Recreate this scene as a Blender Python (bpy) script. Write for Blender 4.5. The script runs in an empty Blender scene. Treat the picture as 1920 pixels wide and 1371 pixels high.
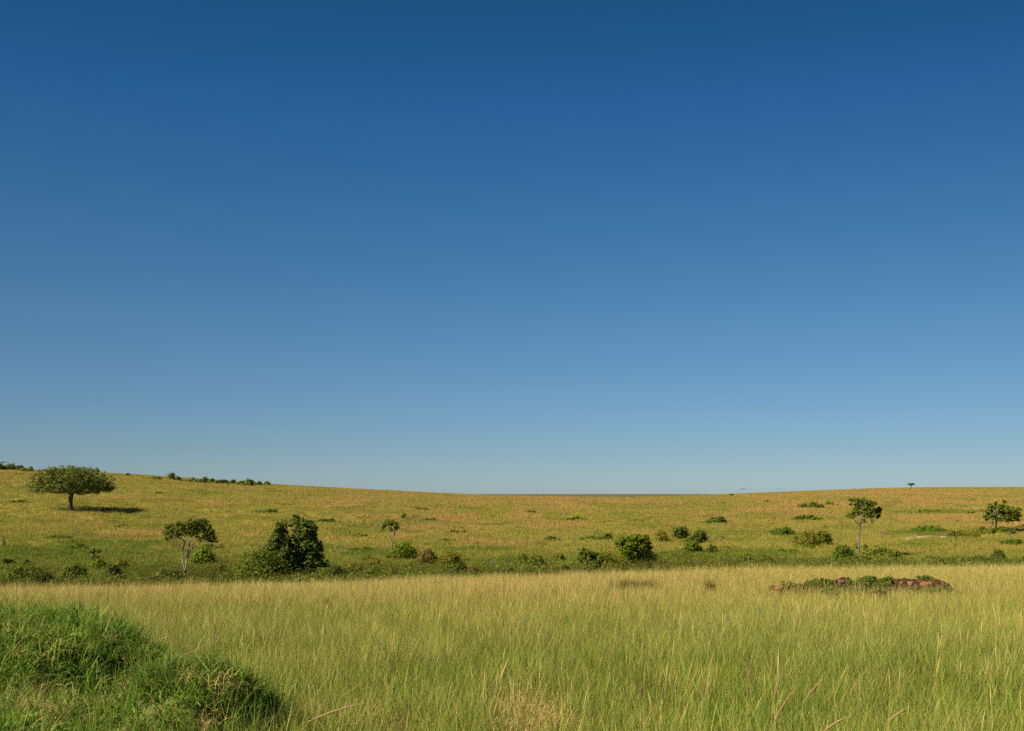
import bpy, math, random
import numpy as np

# ------------------------------------------------------------------ basics
SC = bpy.context.scene
COL = SC.collection
F = 1867.0            # focal length in photo pixels (1920 wide)
EYE = 3.0             # eye height above the ground under the camera
VH = 926.0            # row of the true horizon in the photograph
rng = np.random.default_rng(11)
random.seed(5)

def wx(u, d): return (u - 960.0) / F * d
def wz(v, d): return EYE - (v - VH) / F * d

# ------------------------------------------------------------------ noise
_tab = np.random.default_rng(3).random((256, 256))
def vnoise(x, y):
    x = np.asarray(x, float); y = np.asarray(y, float)
    xi = np.floor(x).astype(int); yi = np.floor(y).astype(int)
    fx = x - xi; fy = y - yi
    fx = fx*fx*(3-2*fx); fy = fy*fy*(3-2*fy)
    a = _tab[xi & 255, yi & 255]; b = _tab[(xi+1) & 255, yi & 255]
    c = _tab[xi & 255, (yi+1) & 255]; e = _tab[(xi+1) & 255, (yi+1) & 255]
    return (a*(1-fx)+b*fx)*(1-fy) + (c*(1-fx)+e*fx)*fy
def fbm(x, y, o=4):
    s = 0; a = 0.5; t = 0
    for k in range(o):
        s = s + a*vnoise(x*2**k + 17.3*k, y*2**k + 5.1*k); t += a; a *= 0.55
    return s/t
def sstep(a, b, x):
    t = np.clip((np.asarray(x, float)-a)/(b-a), 0, 1); return t*t*(3-2*t)

# ------------------------------------------------------------------ terrain
UC = np.array([0, 240, 480, 720, 960, 1200, 1440, 1680, 1920], float)
def five(a): return np.interp(UC, [0, 480, 960, 1440, 1920], a)
KN = []
for d in (2.0, 8, 15, 25, 34): KN.append((d, np.full(9, 976 + 5601.0/d)))
KN.append((50, five([1124, 1114, 1100, 1088, 1088])))
KN.append((70, five([1119, 1111, 1099, 1084, 1080])))
KN.append((100, five([1103, 1096, 1087, 1073, 1070])))
KN.append((130, five([1068, 1066, 1064, 1058, 1056])))
KN.append((170, five([1020, 1030, 1036, 1038, 1040])))
KN.append((230, five([972, 990, 1001, 1003, 1000])))
KN.append((300, np.array([928, 941, 951, 960, 967, 970, 970, 968, 965.])))
KN.append((400, np.array([897, 909, 922, 935, 946, 949, 948, 944, 940.])))
KN.append((520, np.array([884, 894, 909.5, 924, 934, 938, 935, 930, 927.])))
KN.append((620, np.array([881, 890, 907, 920.5, 931, 934, 930, 924, 921.])))
KN.append((760, np.array([883, 892, 908.5, 921, 931.5, 932.5, 926, 918.5, 916.5])))
KN.append((920, np.array([892, 899, 914, 924, 933, 933, 924, 915.5, 914.])))
KN.append((1150, np.array([908, 913, 922, 929, 933, 933, 926, 916.5, 915.])))
KN.append((1500, np.array([925, 926, 928, 930, 931, 931, 928, 920, 919.])))
KN.append((2300, np.full(9, 929.3)))
KN.append((5000, np.full(9, 928.6)))
KN.append((20000, np.full(9, 926.6)))
KD = np.log(np.array([k[0] for k in KN], float))
KZ = np.array([EYE - (k[1]-VH)*k[0]/F for k in KN])          # (nd, nu)
def _slopes(X, Y):
    h = np.diff(X)[:, None]; dl = np.diff(Y, axis=0)/h
    m = np.zeros_like(Y); m[0] = dl[0]; m[-1] = dl[-1]
    m[1:-1] = (dl[:-1]*h[1:] + dl[1:]*h[:-1])/(h[1:]+h[:-1])
    return m
KM = _slopes(KD, KZ)
def _base(x, y):
    d = np.maximum(y, 2.5); ld = np.clip(np.log(d), KD[0], KD[-1])
    i = np.clip(np.searchsorted(KD, ld)-1, 0, len(KD)-2)
    h = (KD[i+1]-KD[i])[:, None]; t = ((ld-KD[i])[:, None])/h
    z = ((2*t**3-3*t**2+1)*KZ[i] + (t**3-2*t**2+t)*h*KM[i]
         + (-2*t**3+3*t**2)*KZ[i+1] + (t**3-t**2)*h*KM[i+1])
    uu = np.clip((960 + F*x/np.maximum(d, 8))/240.0, 0, 7.9999)
    j = uu.astype(int); s = uu-j; r = np.arange(len(x))
    p1 = z[r, j]; p2 = z[r, j+1]; p0 = z[r, np.maximum(j-1, 0)]; p3 = z[r, np.minimum(j+2, 8)]
    return p1 + 0.5*s*((p2-p0) + s*((2*p0-5*p1+4*p2-p3) + s*(3*(p1-p2)+p3-p0)))
# mounds in the field: (x, y, rx, ry, h)
MOUNDS = [(-8.1, 15.6, 2.65, 2.4, 1.30), (-4.2, 13.1, 0.95, 1.2, 0.95), (-6.1, 12.2, 1.3, 1.6, 0.50)]
def mound(x, y):
    m = 0
    for (a, b, rx, ry, h) in MOUNDS:
        q = ((x-a)/rx)**2 + ((y-b)/ry)**2
        m = np.maximum(m, h*np.exp(-(q**2.2)*0.8))
    return m*(.82+.36*fbm(x/1.3+2, y/1.3, 3))
def terr(x, y):
    x = np.atleast_1d(np.asarray(x, float)); y = np.atleast_1d(np.asarray(y, float))
    z = _base(x, y) + mound(x, y)
    z = z + 0.16*(fbm(x/3.1, y/3.1, 3)-0.5)*(1-sstep(60, 90, y))
    hill = sstep(85, 140, y)*(1-sstep(420, 600, y))
    z = z + hill*(1.1*(fbm(x/26+9, y/26, 4)-0.5) + 0.35*(fbm(x/6, y/6+3, 3)-0.5))
    return z
def ground_at(u, v, dmin=92.0, dmax=1150.0):
    d = np.geomspace(dmin, dmax, 900)
    vg = VH + F*(EYE - terr(wx(u, d), d))/d
    k = np.nonzero(vg <= v)[0]
    i = int(k[0]) if len(k) else int(np.argmin(vg))
    dd = float(d[i]); x = wx(u, dd)
    return x, dd, float(terr(x, dd)[0])
def gz(x, y): return float(terr(x, y)[0])

# ------------------------------------------------------------------ node helpers
def new_mat(name):
    m = bpy.data.materials.new(name); m.use_nodes = True
    nt = m.node_tree; nt.nodes.clear()
    return m, nt
def N(nt, t, **kw):
    n = nt.nodes.new(t)
    for k, v in kw.items(): setattr(n, k, v)
    return n
def L(nt, a, b): nt.links.new(a, b)
def mixcol(nt, fac, a, b, mode='MIX'):
    n = N(nt, 'ShaderNodeMix', data_type='RGBA', blend_type=mode)
    for s, val in ((n.inputs[0], fac), (n.inputs[6], a), (n.inputs[7], b)):
        if hasattr(val, 'is_linked'): L(nt, val, s)
        elif isinstance(val, (tuple, list)): s.default_value = (*val[:3], 1)
        else: s.default_value = val
    return n.outputs[2]
def math_(nt, op, a, b=0.0, c=0.0):
    n = N(nt, 'ShaderNodeMath', operation=op)
    for s, val in zip(n.inputs, (a, b, c)):
        if hasattr(val, 'is_linked'): L(nt, val, s)
        else: s.default_value = val
    return n.outputs[0]
def leafy_out(nt, colour, trans=0.35, rough=0.6, spec=0.08):
    p = N(nt, 'ShaderNodeBsdfPrincipled'); L(nt, colour, p.inputs['Base Color'])
    p.inputs['Roughness'].default_value = rough
    p.inputs['Specular IOR Level'].default_value = spec
    t = N(nt, 'ShaderNodeBsdfTranslucent'); L(nt, colour, t.inputs['Color'])
    mx = N(nt, 'ShaderNodeMixShader'); mx.inputs[0].default_value = trans
    L(nt, p.outputs[0], mx.inputs[1]); L(nt, t.outputs[0], mx.inputs[2])
    o = N(nt, 'ShaderNodeOutputMaterial'); L(nt, mx.outputs[0], o.inputs[0])

def leaf_mat(name, c1, c2, trans=0.3):
    m, nt = new_mat(name)
    a = N(nt, 'ShaderNodeAttribute', attribute_name='rv')
    col = mixcol(nt, a.outputs['Fac'], c1, c2)
    leafy_out(nt, col, trans)
    return m
LEAF = {
 'dark':   leaf_mat('leaf_dark',   (0.072, 0.102, 0.014), (0.195, 0.240, 0.036), .38),
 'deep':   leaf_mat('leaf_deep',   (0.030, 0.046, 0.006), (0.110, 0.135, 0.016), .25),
 'mid':    leaf_mat('leaf_mid',    (0.066, 0.088, 0.007), (0.158, 0.190, 0.018)),
 'bright': leaf_mat('leaf_bright', (0.075, 0.105, 0.006), (0.180, 0.225, 0.014)),
 'olive':  leaf_mat('leaf_olive',  (0.105, 0.098, 0.009), (0.220, 0.190, 0.020)),
 'acacia': leaf_mat('leaf_acacia', (0.070, 0.084, 0.009), (0.175, 0.192, 0.021)),
 'brown':  leaf_mat('leaf_brown',  (0.120, 0.085, 0.020), (0.190, 0.150, 0.032)),
 'grey':   leaf_mat('leaf_grey',   (0.085, 0.100, 0.020), (0.170, 0.190, 0.040)),
 'fig':    leaf_mat('leaf_fig',    (0.080, 0.105, 0.013), (0.225, 0.255, 0.044)),
 'herb':   leaf_mat('leaf_herb',   (0.055, 0.092, 0.007), (0.110, 0.165, 0.014)),
 'far':    leaf_mat('leaf_far',    (0.035, 0.055, 0.018), (0.060, 0.085, 0.030)),
}
def bark_mat(name, c1, c2, scale=3.0):
    m, nt = new_mat(name)
    tc = N(nt, 'ShaderNodeTexCoord')
    mp = N(nt, 'ShaderNodeMapping'); mp.inputs['Scale'].default_value = (scale, scale, scale*0.35)
    L(nt, tc.outputs['Object'], mp.inputs[0])
    no = N(nt, 'ShaderNodeTexNoise'); no.inputs['Scale'].default_value = 2.0; no.inputs['Detail'].default_value = 6
    L(nt, mp.outputs[0], no.inputs[0])
    rp = N(nt, 'ShaderNodeValToRGB'); L(nt, no.outputs[0], rp.inputs[0])
    rp.color_ramp.elements[0].position = 0.38; rp.color_ramp.elements[0].color = (*c1, 1)
    rp.color_ramp.elements[1].position = 0.62; rp.color_ramp.elements[1].color = (*c2, 1)
    b = N(nt, 'ShaderNodeBump'); b.inputs['Strength'].default_value = 0.6; b.inputs['Distance'].default_value = 0.05
    L(nt, no.outputs[0], b.inputs['Height'])
    p = N(nt, 'ShaderNodeBsdfPrincipled'); p.inputs['Roughness'].default_value = 0.9
    p.inputs['Specular IOR Level'].default_value = 0.15
    L(nt, rp.outputs[0], p.inputs['Base Color']); L(nt, b.outputs[0], p.inputs['Normal'])
    o = N(nt, 'ShaderNodeOutputMaterial'); L(nt, p.outputs[0], o.inputs[0])
    return m
BARK = {'dark': bark_mat('bark_dark', (0.06, 0.042, 0.026), (0.19, 0.14, 0.085), 2.0),
        'pale': bark_mat('bark_pale', (0.15, 0.125, 0.095), (0.31, 0.27, 0.22), 3.0),
        'grey': bark_mat('bark_grey', (0.09, 0.075, 0.058), (0.20, 0.17, 0.14), 3.0),
        'straw': bark_mat('bark_straw', (0.30, 0.22, 0.10), (0.50, 0.38, 0.20), 3.0),
        'burnt': bark_mat('bark_burnt', (0.025, 0.016, 0.012), (0.08, 0.05, 0.035), 3.0)}

# ------------------------------------------------------------------ object helpers
def mesh_obj(name, V, Fc, mat, parent=None, attrs=None, smooth=False, loc=None):
    me = bpy.data.meshes.new(name)
    V = np.asarray(V, np.float32); n = len(V)
    if loc is not None: V = V - np.asarray(loc, np.float32)
    if isinstance(Fc, np.ndarray):
        nf, k = Fc.shape
        me.vertices.add(n); me.vertices.foreach_set('co', V.ravel())
        me.loops.add(nf*k); me.loops.foreach_set('vertex_index', Fc.astype(np.int32).ravel())
        me.polygons.add(nf)
        me.polygons.foreach_set('loop_start', np.arange(0, nf*k, k, dtype=np.int32))
        me.polygons.foreach_set('loop_total', np.full(nf, k, np.int32))
        if smooth: me.polygons.foreach_set('use_smooth', np.ones(nf, bool))
        me.update(calc_edges=True)
    else:
        me.from_pydata(V.tolist(), [], Fc)
        if smooth:
            me.polygons.foreach_set('use_smooth', np.ones(len(me.polygons), bool))
    for k, (typ, arr) in (attrs or {}).items():
        at = me.attributes.new(k, typ, 'POINT')
        at.data.foreach_set('color' if typ == 'FLOAT_COLOR' else ('vector' if typ == 'FLOAT_VECTOR' else 'value'),
                            np.ascontiguousarray(arr).ravel())
    if mat is not None: me.materials.append(mat)
    o = bpy.data.objects.new(name, me)
    if loc is not None and parent is None: o.location = loc
    if parent is not None: o.parent = parent
    COL.objects.link(o)
    return o
def tag(o, label, cat, group=None):
    o['label'] = label; o['category'] = cat
    if group: o['group'] = group
    return o
def thing(name, label, cat, loc, group=None):
    o = bpy.data.objects.new(name, None); o.empty_display_size = 0.3
    o.location = loc; COL.objects.link(o)
    return tag(o, label, cat, group)

class Tubes:
    """tapered tubes collected into one mesh"""
    def __init__(s): s.V = []; s.F = []
    def add(s, pts, radii, sides=7):
        pts = np.asarray(pts, float); n = len(pts); b = len(s.V)
        tan = np.gradient(pts, axis=0); tan /= np.linalg.norm(tan, axis=1)[:, None]+1e-9
        ref = np.array([0.3, 1.0, 0.1])
        for i in range(n):
            a = np.cross(tan[i], ref); a /= np.linalg.norm(a)+1e-9; c = np.cross(tan[i], a)
            for k in range(sides):
                th = 2*math.pi*k/sides
                w = 1 + 0.12*math.sin(3*th + i*1.3)
                s.V.append(pts[i] + radii[i]*w*(math.cos(th)*a + math.sin(th)*c))
        for i in range(n-1):
            for k in range(sides):
                s.F.append((b+i*sides+k, b+i*sides+(k+1) % sides, b+(i+1)*sides+(k+1) % sides, b+(i+1)*sides+k))
        s.F.append(tuple(b+k for k in range(sides))[::-1]); s.F.append(tuple(b+(n-1)*sides+k for k in range(sides)))
    def build(s, name, mat, parent=None, loc=None):
        return mesh_obj(name, s.V, s.F, mat, parent, smooth=True, loc=loc)
def curve_pts(p0, p1, n=6, wob=0.08, sag=0.0):
    p0 = np.asarray(p0, float); p1 = np.asarray(p1, float); ln = np.linalg.norm(p1-p0)
    t = np.linspace(0, 1, n)[:, None]
    P = p0*(1-t) + p1*t
    w = rng.normal(0, wob*ln, 3); w2 = rng.normal(0, wob*0.5*ln, 3)
    P = P + np.sin(t*math.pi)*w + np.sin(2*t*math.pi)*w2
    P[:, 2] += (np.sin(t*math.pi)*sag*ln)[:, 0]
    return P

def leaves(cent, nrm, size, name, mat, parent, loc):
    """one small diamond leaf (or leaf spray) per centre"""
    n = len(cent)
    nrm = nrm/(np.linalg.norm(nrm, axis=1)[:, None]+1e-9)
    r = rng.normal(size=(n, 3)); a = np.cross(nrm, r); a /= np.linalg.norm(a, axis=1)[:, None]+1e-9
    b = np.cross(nrm, a)
    s = (size*rng.uniform(0.6, 1.35, n))[:, None]
    fold = nrm*s*rng.uniform(-0.25, 0.25, (n, 1))
    V = np.stack([cent-a*s, cent-b*s*0.55+fold, cent+a*s, cent+b*s*0.55+fold], 1).reshape(-1, 3)
    Fc = np.arange(4*n).reshape(n, 4)
    rv = np.repeat(rng.random(n).astype(np.float32), 4)
    return mesh_obj(name, V, Fc, mat, parent, {'rv': ('FLOAT', rv)}, loc=loc)

def foliage_points(blobs, nleaf, sub, fill=0.45, jit=0.5, tail=0.0):
    """blobs: (cx,cy,cz,rx,ry,rz).  Leaves gather in small clumps spread through each ellipsoid."""
    B = np.asarray(blobs, float)
    wgt = (B[:, 3]*B[:, 5]*np.sqrt(B[:, 4]))**0.8; wgt /= wgt.sum()
    C = []; Nn = []
    for bl, w in zip(B, wgt):
        nl = max(12, int(nleaf*w)); k = max(3, int(nl/34))
        dr = rng.normal(size=(k, 3)); dr /= np.linalg.norm(dr, axis=1)[:, None]
        rr = fill + (1.0+.09*tail-fill)*rng.random(k)**0.65
        sc = bl[:3] + dr*bl[3:]*rr[:, None]
        idx = rng.integers(0, k, nl)
        off = rng.normal(size=(nl, 3)); off /= np.linalg.norm(off, axis=1)[:, None]
        rad = np.cbrt(rng.random(nl))*(1+tail*rng.random(nl)**5)*sub*rng.uniform(0.6, 1.3, k)[idx]
        c = sc[idx] + off*rad[:, None]*np.array([1.15, 1.15, 0.8])
        out = (c - bl[:3])/bl[3:]
        out /= np.linalg.norm(out, axis=1)[:, None]+1e-9
        nn = off*0.6 + out*0.7 + rng.normal(size=(nl, 3))*jit + np.array([0, 0, 0.35])
        C.append(c); Nn.append(nn)
    return np.concatenate(C), np.concatenate(Nn)

# ------------------------------------------------------------------ trees
def tree(name, label, cat, base, limbs, blobs, leaf, bark, nleaf, depth, lsize, sub, d=None, fill=0.4,
         twig=True, group=None, copies=3, extra=()):
    if d is None:
        x, d, z = ground_at(*base)
    else:
        x = wx(base[0], d); z = gz(x, d)
    px = d/F; dv = (wz(base[1], d)-z)               # tiny vertical settle onto the ground
    P = lambda u, v, dy=0.0: np.array([wx(u, d), d+dy, wz(v, d)-dv])
    root = thing(name, label, cat, (x, d, z), group)
    tb = Tubes(); ends = []
    for lim in limbs:
        pts = [P(q[0], q[1], (q[3] if len(q) > 3 else 0)*px) for q in lim]
        rad = [q[2]*px for q in lim]
        if lim is limbs[0]: pts[0][2] -= 0.25
        # smooth
        pts = np.array(pts); t = np.linspace(0, len(pts)-1, 3*len(pts))
        i = np.clip(t.astype(int), 0, len(pts)-2); f = (t-i)[:, None]
        p = pts[i]*(1-f)+pts[i+1]*f
        q = p.copy(); q[1:-1] = (p[:-2]+2*p[1:-1]+p[2:])/4
        rr = np.interp(t, range(len(rad)), rad)
        tb.add(q, rr, 9); ends += [(a, r) for a, r in zip(q[len(q)//5:], rr[len(q)//5:])]
    BL = []
    uc = np.mean([b[0] for b in blobs]); R = depth
    for (bu, bv, brx, bry) in blobs:
        half = math.sqrt(max(0.05, 1-min(1, abs(bu-uc)/(R*1.15))**2))*R*0.8
        n = max(1, min(copies, int(round(2*half/(1.5*brx)))+0))
        for k in range(n):
            dy = 0 if n == 1 else -half + 2*half*k/(n-1)
            dy += rng.normal(0, 0.15*brx)
            c = P(bu + rng.normal(0, .08*brx), bv + rng.normal(0, .1*bry), dy*px)
            kx = max(.45, .97-.30*sub/brx); kz = max(.45, .97-.25*sub/bry)
            BL.append((*c, brx*px*kx, brx*px*kx, bry*px*kz))
    if twig:
        E = np.array([e[0] for e in ends])
        for b in BL:
            c = np.array(b[:3]); c[2] -= b[5]*0.2
            dist = np.linalg.norm(E-c, axis=1) + np.maximum(0, E[:, 2]-c[2])*2
            k = int(np.argmin(dist)); L_ = np.linalg.norm(E[k]-c)
            if L_ < 0.1: continue
            r0 = min(ends[k][1]*0.7, 0.03*L_+0.02)
            tb.add(curve_pts(E[k], c, 6, 0.07, 0.05), np.linspace(r0, r0*0.3, 6), 5)
            for _ in range(2):
                e2 = c + rng.normal(size=3)*np.array(b[3:])*0.6
                tb.add(curve_pts(c, e2, 4, 0.1), np.linspace(r0*0.35, r0*0.12, 4), 4)
    tb.build('trunk', BARK[bark], root, (x, d, z))
    C, Nn = foliage_points(BL, nleaf, sub*px, fill, tail=1.5)
    leaves(C, Nn, lsize, 'crown', LEAF[leaf], root, (x, d, z))
    return root

TG = None
tree('umbrella_tree', 'broad umbrella-shaped tree with thick dark trunk standing alone on the left hillside', 'tree', (133, 957),
     [[(133, 958, 6.0), (132.5, 952, 4.0), (132, 942, 3.7), (133, 932, 3.9), (134, 924, 3.4)],
      [(133, 928, 2.4), (122, 917, 1.9), (104, 909, 1.3), (86, 908, 0.8)],
      [(134, 927, 2.4), (148, 915, 1.9), (166, 907, 1.3), (186, 905, 0.8)],
      [(134, 926, 2.2), (132, 908, 1.6), (126, 894, 1.0)],
      [(134, 926, 2.2, 0), (143, 908, 1.6, 18), (152, 896, 1.0, 38)],
      [(133, 926, 2.2, 0), (125, 909, 1.6, -18), (115, 898, 1.0, -38)]],
     [(130, 882, 26, 8), (108, 886, 15, 8), (160, 884, 16, 8), (174, 892, 9, 6), (94, 896, 16, 9), (120, 897, 24, 13),
      (155, 898, 24, 13), (182, 901, 18, 12), (76, 911, 13, 7), (64, 918.5, 8, 4), (95, 912, 18, 9), (120, 912, 18, 9),
      (145, 913, 18, 9), (170, 911, 18, 10), (191, 912, 13, 9), (199, 916, 7, 6), (112, 921, 13, 5), (135, 922, 13, 6),
      (158, 920, 14, 6), (85, 920, 13, 5), (184, 918, 12, 6)],
     'fig', 'dark', 52000, 66, 0.155, 3.0, fill=0.4, copies=4)
tree('multi_stem_tree', 'small tree with pale forked stems and loose olive crown at left of the valley', 'tree', (346, 1084),
     [[(347, 1085, 3.0), (347, 1077, 2.5), (347, 1070, 2.2), (346, 1064, 1.6), (343, 1055, 1.3), (342, 1045, 1.2), (342, 1034, 1.2),
       (344, 1025, 1.3), (347, 1019, 1.5), (344, 1012, 1.1), (336, 1009, .9), (327, 1004, .6)],
      [(348, 1070, 1.9), (349, 1060, 1.6), (351, 1048, 1.4), (353, 1034, 1.3), (355, 1022, 1.2), (357, 1013, 1.1), (361, 1004, .9), (364, 994, .6)],
      [(351, 1048, 1.1), (354, 1040, 1.1), (359, 1031, 1.0), (366, 1024, .9), (375, 1017, .8), (379, 1009, .5)],
      [(360, 1029, .6), (362, 1018, .5), (363, 1006, .4)]],
     [(312, 993, 7, 8), (322, 986, 9, 5), (320, 998, 9, 7), (340, 983, 12, 7), (333, 993, 10, 7), (350, 989, 10, 7),
      (365, 981, 11, 9), (376, 976, 8, 4), (372, 992, 10, 8), (386, 990, 8, 8), (393, 999, 7, 9), (398, 1009, 6, 6),
      (403, 1015, 4, 3), (384, 1010, 9, 6), (318, 1009, 5, 5), (342, 1000, 9, 5), (360, 1001, 8, 4)],
     'acacia', 'pale', 8500, 40, 0.11, 3.4, copies=3, fill=.3)
tree('dense_tree', 'dense dark green tree with pointed top, left one of the adjoining pair in the valley', 'tree', (534, 1090),
     [[(534, 1092, 3.2), (531, 1080, 2.6), (528, 1060, 2.2), (526, 1030, 1.6), (527, 1000, 0.9)],
      [(534, 1088, 2.2), (540, 1074, 1.6), (545, 1060, 1.0)]],
     [(527, 983, 7, 6), (527, 992, 9, 8), (524, 1003, 12, 9), (520, 1015, 15, 10), (514, 1027, 17, 11), (509, 1040, 19, 12), (503, 1048, 12, 11),
      (520, 1052, 17, 12), (536, 1045, 11, 14), (509, 1055, 13, 8), (541, 1028, 9, 14), (546, 1048, 10, 14), (537, 1012, 7, 8), (538, 1062, 12, 12), (528, 1074, 13, 9)],
     'dark', 'grey', 36000, 24, 0.088, 2.4, copies=3, fill=.25)
tree('dense_tree', 'dense dark green tree with wide skirt, taller right one of the valley pair', 'tree', (566, 1088),
     [[(566, 1090, 3.2), (567, 1076, 2.8), (568, 1050, 2.2), (566, 1015, 1.6), (560, 985, 0.8)],
      [(567, 1060, 1.8), (580, 1040, 1.3), (586, 1015, .8)]],
     [(553, 971, 5, 6), (560, 978, 8, 7), (575, 983, 9, 8), (586, 988, 6, 8), (562, 990, 10, 9), (578, 997, 13, 10), (545, 985, 4, 4),
      (565, 1007, 14, 10), (585, 1010, 9, 9), (575, 1022, 18, 11), (592, 1025, 10, 10), (570, 1037, 18, 11), (590, 1043, 13, 12),
      (600, 1032, 4, 5), (560, 1052, 15, 12), (580, 1057, 16, 12), (600, 1062, 13, 12), (615, 1074, 9, 10), (555, 1066, 13, 10),
      (580, 1074, 16, 9), (605, 1081, 12, 9), (624, 1085, 9, 8), (613, 1088, 12, 7), (632, 1089, 8, 6), (623, 1077, 8, 8)],
     'dark', 'grey', 56000, 34, 0.088, 2.6, copies=3, fill=.25)
tree('leaning_tree', 'thin leaning tree with grey trunk and sparse foliage mostly on its left side', 'tree', (731, 1047),
     [[(731, 1048, 1.9), (733, 1038, 1.5), (735, 1026, 1.3), (737, 1012, 1.2), (739, 998, 1.2), (741, 993, 1.1), (746, 986, .9), (752, 976, .7), (756, 967, .5)],
      [(739, 998, 1.1), (733, 990, .8), (724, 985, .5)], [(741, 993, .8), (738, 985, .6), (736, 978, .4)]],
     [(757, 964, 3, 5), (756, 969, 4, 3), (728, 979, 9, 5), (721, 985, 6, 5), (717, 990, 3, 5), (736, 981, 8, 5),
      (744, 989, 4, 3), (732, 994, 4, 2.5)],
     'dark', 'grey', 1500, 12, 0.15, 3.2, copies=2)
tree('round_tree', 'round-crowned leafy tree on a short slanted trunk right of the valley centre', 'tree', (1173, 1063),
     [[(1172, 1065, 2.6), (1177, 1055, 2.0), (1183, 1047, 1.7), (1190, 1037, 1.2), (1192, 1024, .8)],
      [(1180, 1050, 1.3), (1176, 1038, 1.0), (1175, 1024, .6)]],
     [(1170, 1012, 10, 8), (1187, 1009, 13, 7), (1204, 1010, 12, 7), (1215, 1018, 8, 8), (1217, 1026, 6, 5), (1163, 1020, 7, 7),
      (1180, 1022, 14, 9), (1199, 1022, 14, 9), (1175, 1033, 12, 8), (1194, 1033, 9, 6), (1184, 1041, 9, 4), (1168, 1039, 6, 4)],
     'bright', 'grey', 13000, 26, 0.12, 3.0, copies=3)
tree('pale_trunk_tree', 'small tree with straw-pale trunk and thin crown left of the round-crowned tree', 'tree', (1099, 1076),
     [[(1099, 1078, 1.4), (1100.5, 1065, 1.2), (1101, 1055, 1.0), (1098, 1046, .7)], [(1101, 1058, .8), (1107, 1048, .5)]],
     [(1090, 1033, 7, 5), (1102, 1035, 9, 6), (1113, 1040, 7, 6), (1092, 1045, 8, 6), (1108, 1047, 8, 6), (1100, 1041, 8, 6), (1087, 1050, 4, 4)],
     'mid', 'straw', 2400, 16, 0.14, 3.5, copies=2)
tree('tall_thin_tree', 'tall slender tree with long bare pale trunk and layered dark crown at the right', 'tree', (1609, 1042),
     [[(1609, 1044, 1.9), (1610, 1030, 1.6), (1611, 1010, 1.4), (1612, 990, 1.4), (1614, 975, 1.2), (1617, 962, .9), (1618, 948, .6)],
      [(1612, 984, .8), (1605, 978, .7), (1597, 971, .5)], [(1615, 970, .8), (1626, 962, .6), (1638, 957, .4)],
      [(1614, 976, .6), (1624, 972, .4), (1629, 968, .3)]],
     [(1600, 938, 8, 3.5), (1612, 938, 9, 4.5), (1622, 942, 9, 5.5), (1630, 947, 7, 6), (1604, 948, 6, 3), (1614, 952, 8, 5),
      (1626, 953, 8, 5), (1640, 953, 7, 5), (1646, 957, 5, 5), (1635, 960, 8, 4), (1643, 964, 6, 4), (1605, 960, 8, 3.5),
      (1594, 968, 7, 3.5), (1618, 961, 8, 4), (1601, 966, 7, 3.5), (1630, 968, 7, 3), (1627, 977, 2.5, 3.5), (1640, 971, 4, 3),
      (1613, 1025, 5, 5)],
     'mid', 'grey', 7000, 26, 0.15, 2.6, copies=2)
tree('two_trunk_tree', 'leafy tree on two slim trunks beside the right edge of the photo', 'tree', (1867, 997),
     [[(1867, 998, 1.8), (1867.5, 988, 1.4), (1868, 978, 1.2), (1871, 966, .8)], [(1861.5, 995, 1.0), (1862, 984, .9), (1860, 974, .6)],
      [(1868, 981, .8), (1880, 972, .6), (1894, 965, .4)]],
     [(1872, 945, 7, 5), (1868, 950, 9, 6), (1865, 953, 8, 6), (1880, 954, 8, 6), (1873, 957, 10, 8), (1890, 957, 9, 7), (1860, 962, 9, 7),
      (1853, 969, 7, 5), (1876, 967, 12, 8), (1893, 966, 9, 7), (1902, 961, 8, 6), (1905, 967, 5, 4), (1865, 972, 8, 5),
      (1882, 975, 8, 4), (1898, 974, 5, 4), (1904, 977, 2.5, 2.5), (1858, 975, 5, 3)],
     'mid', 'pale', 8500, 25, 0.20, 2.6, copies=2)
tree('far_acacia', 'tiny flat-topped acacia standing alone on the right skyline', 'tree', (1708, 920),
     [[(1708, 921, .9), (1708, 914, .8), (1708.5, 911.5, .7)], [(1708.3, 913, .35), (1705, 910.5, .25)], [(1708.3, 913, .35), (1712, 910.5, .25)]],
     [(1708, 909, 5.5, 1.1), (1704.5, 910, 2.5, .8), (1711.5, 909.8, 2.5, .8), (1708, 910, 4, .9)], 'far', 'dark', 2600, 5, 0.42, 0.8, d=1400, copies=3)

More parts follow.
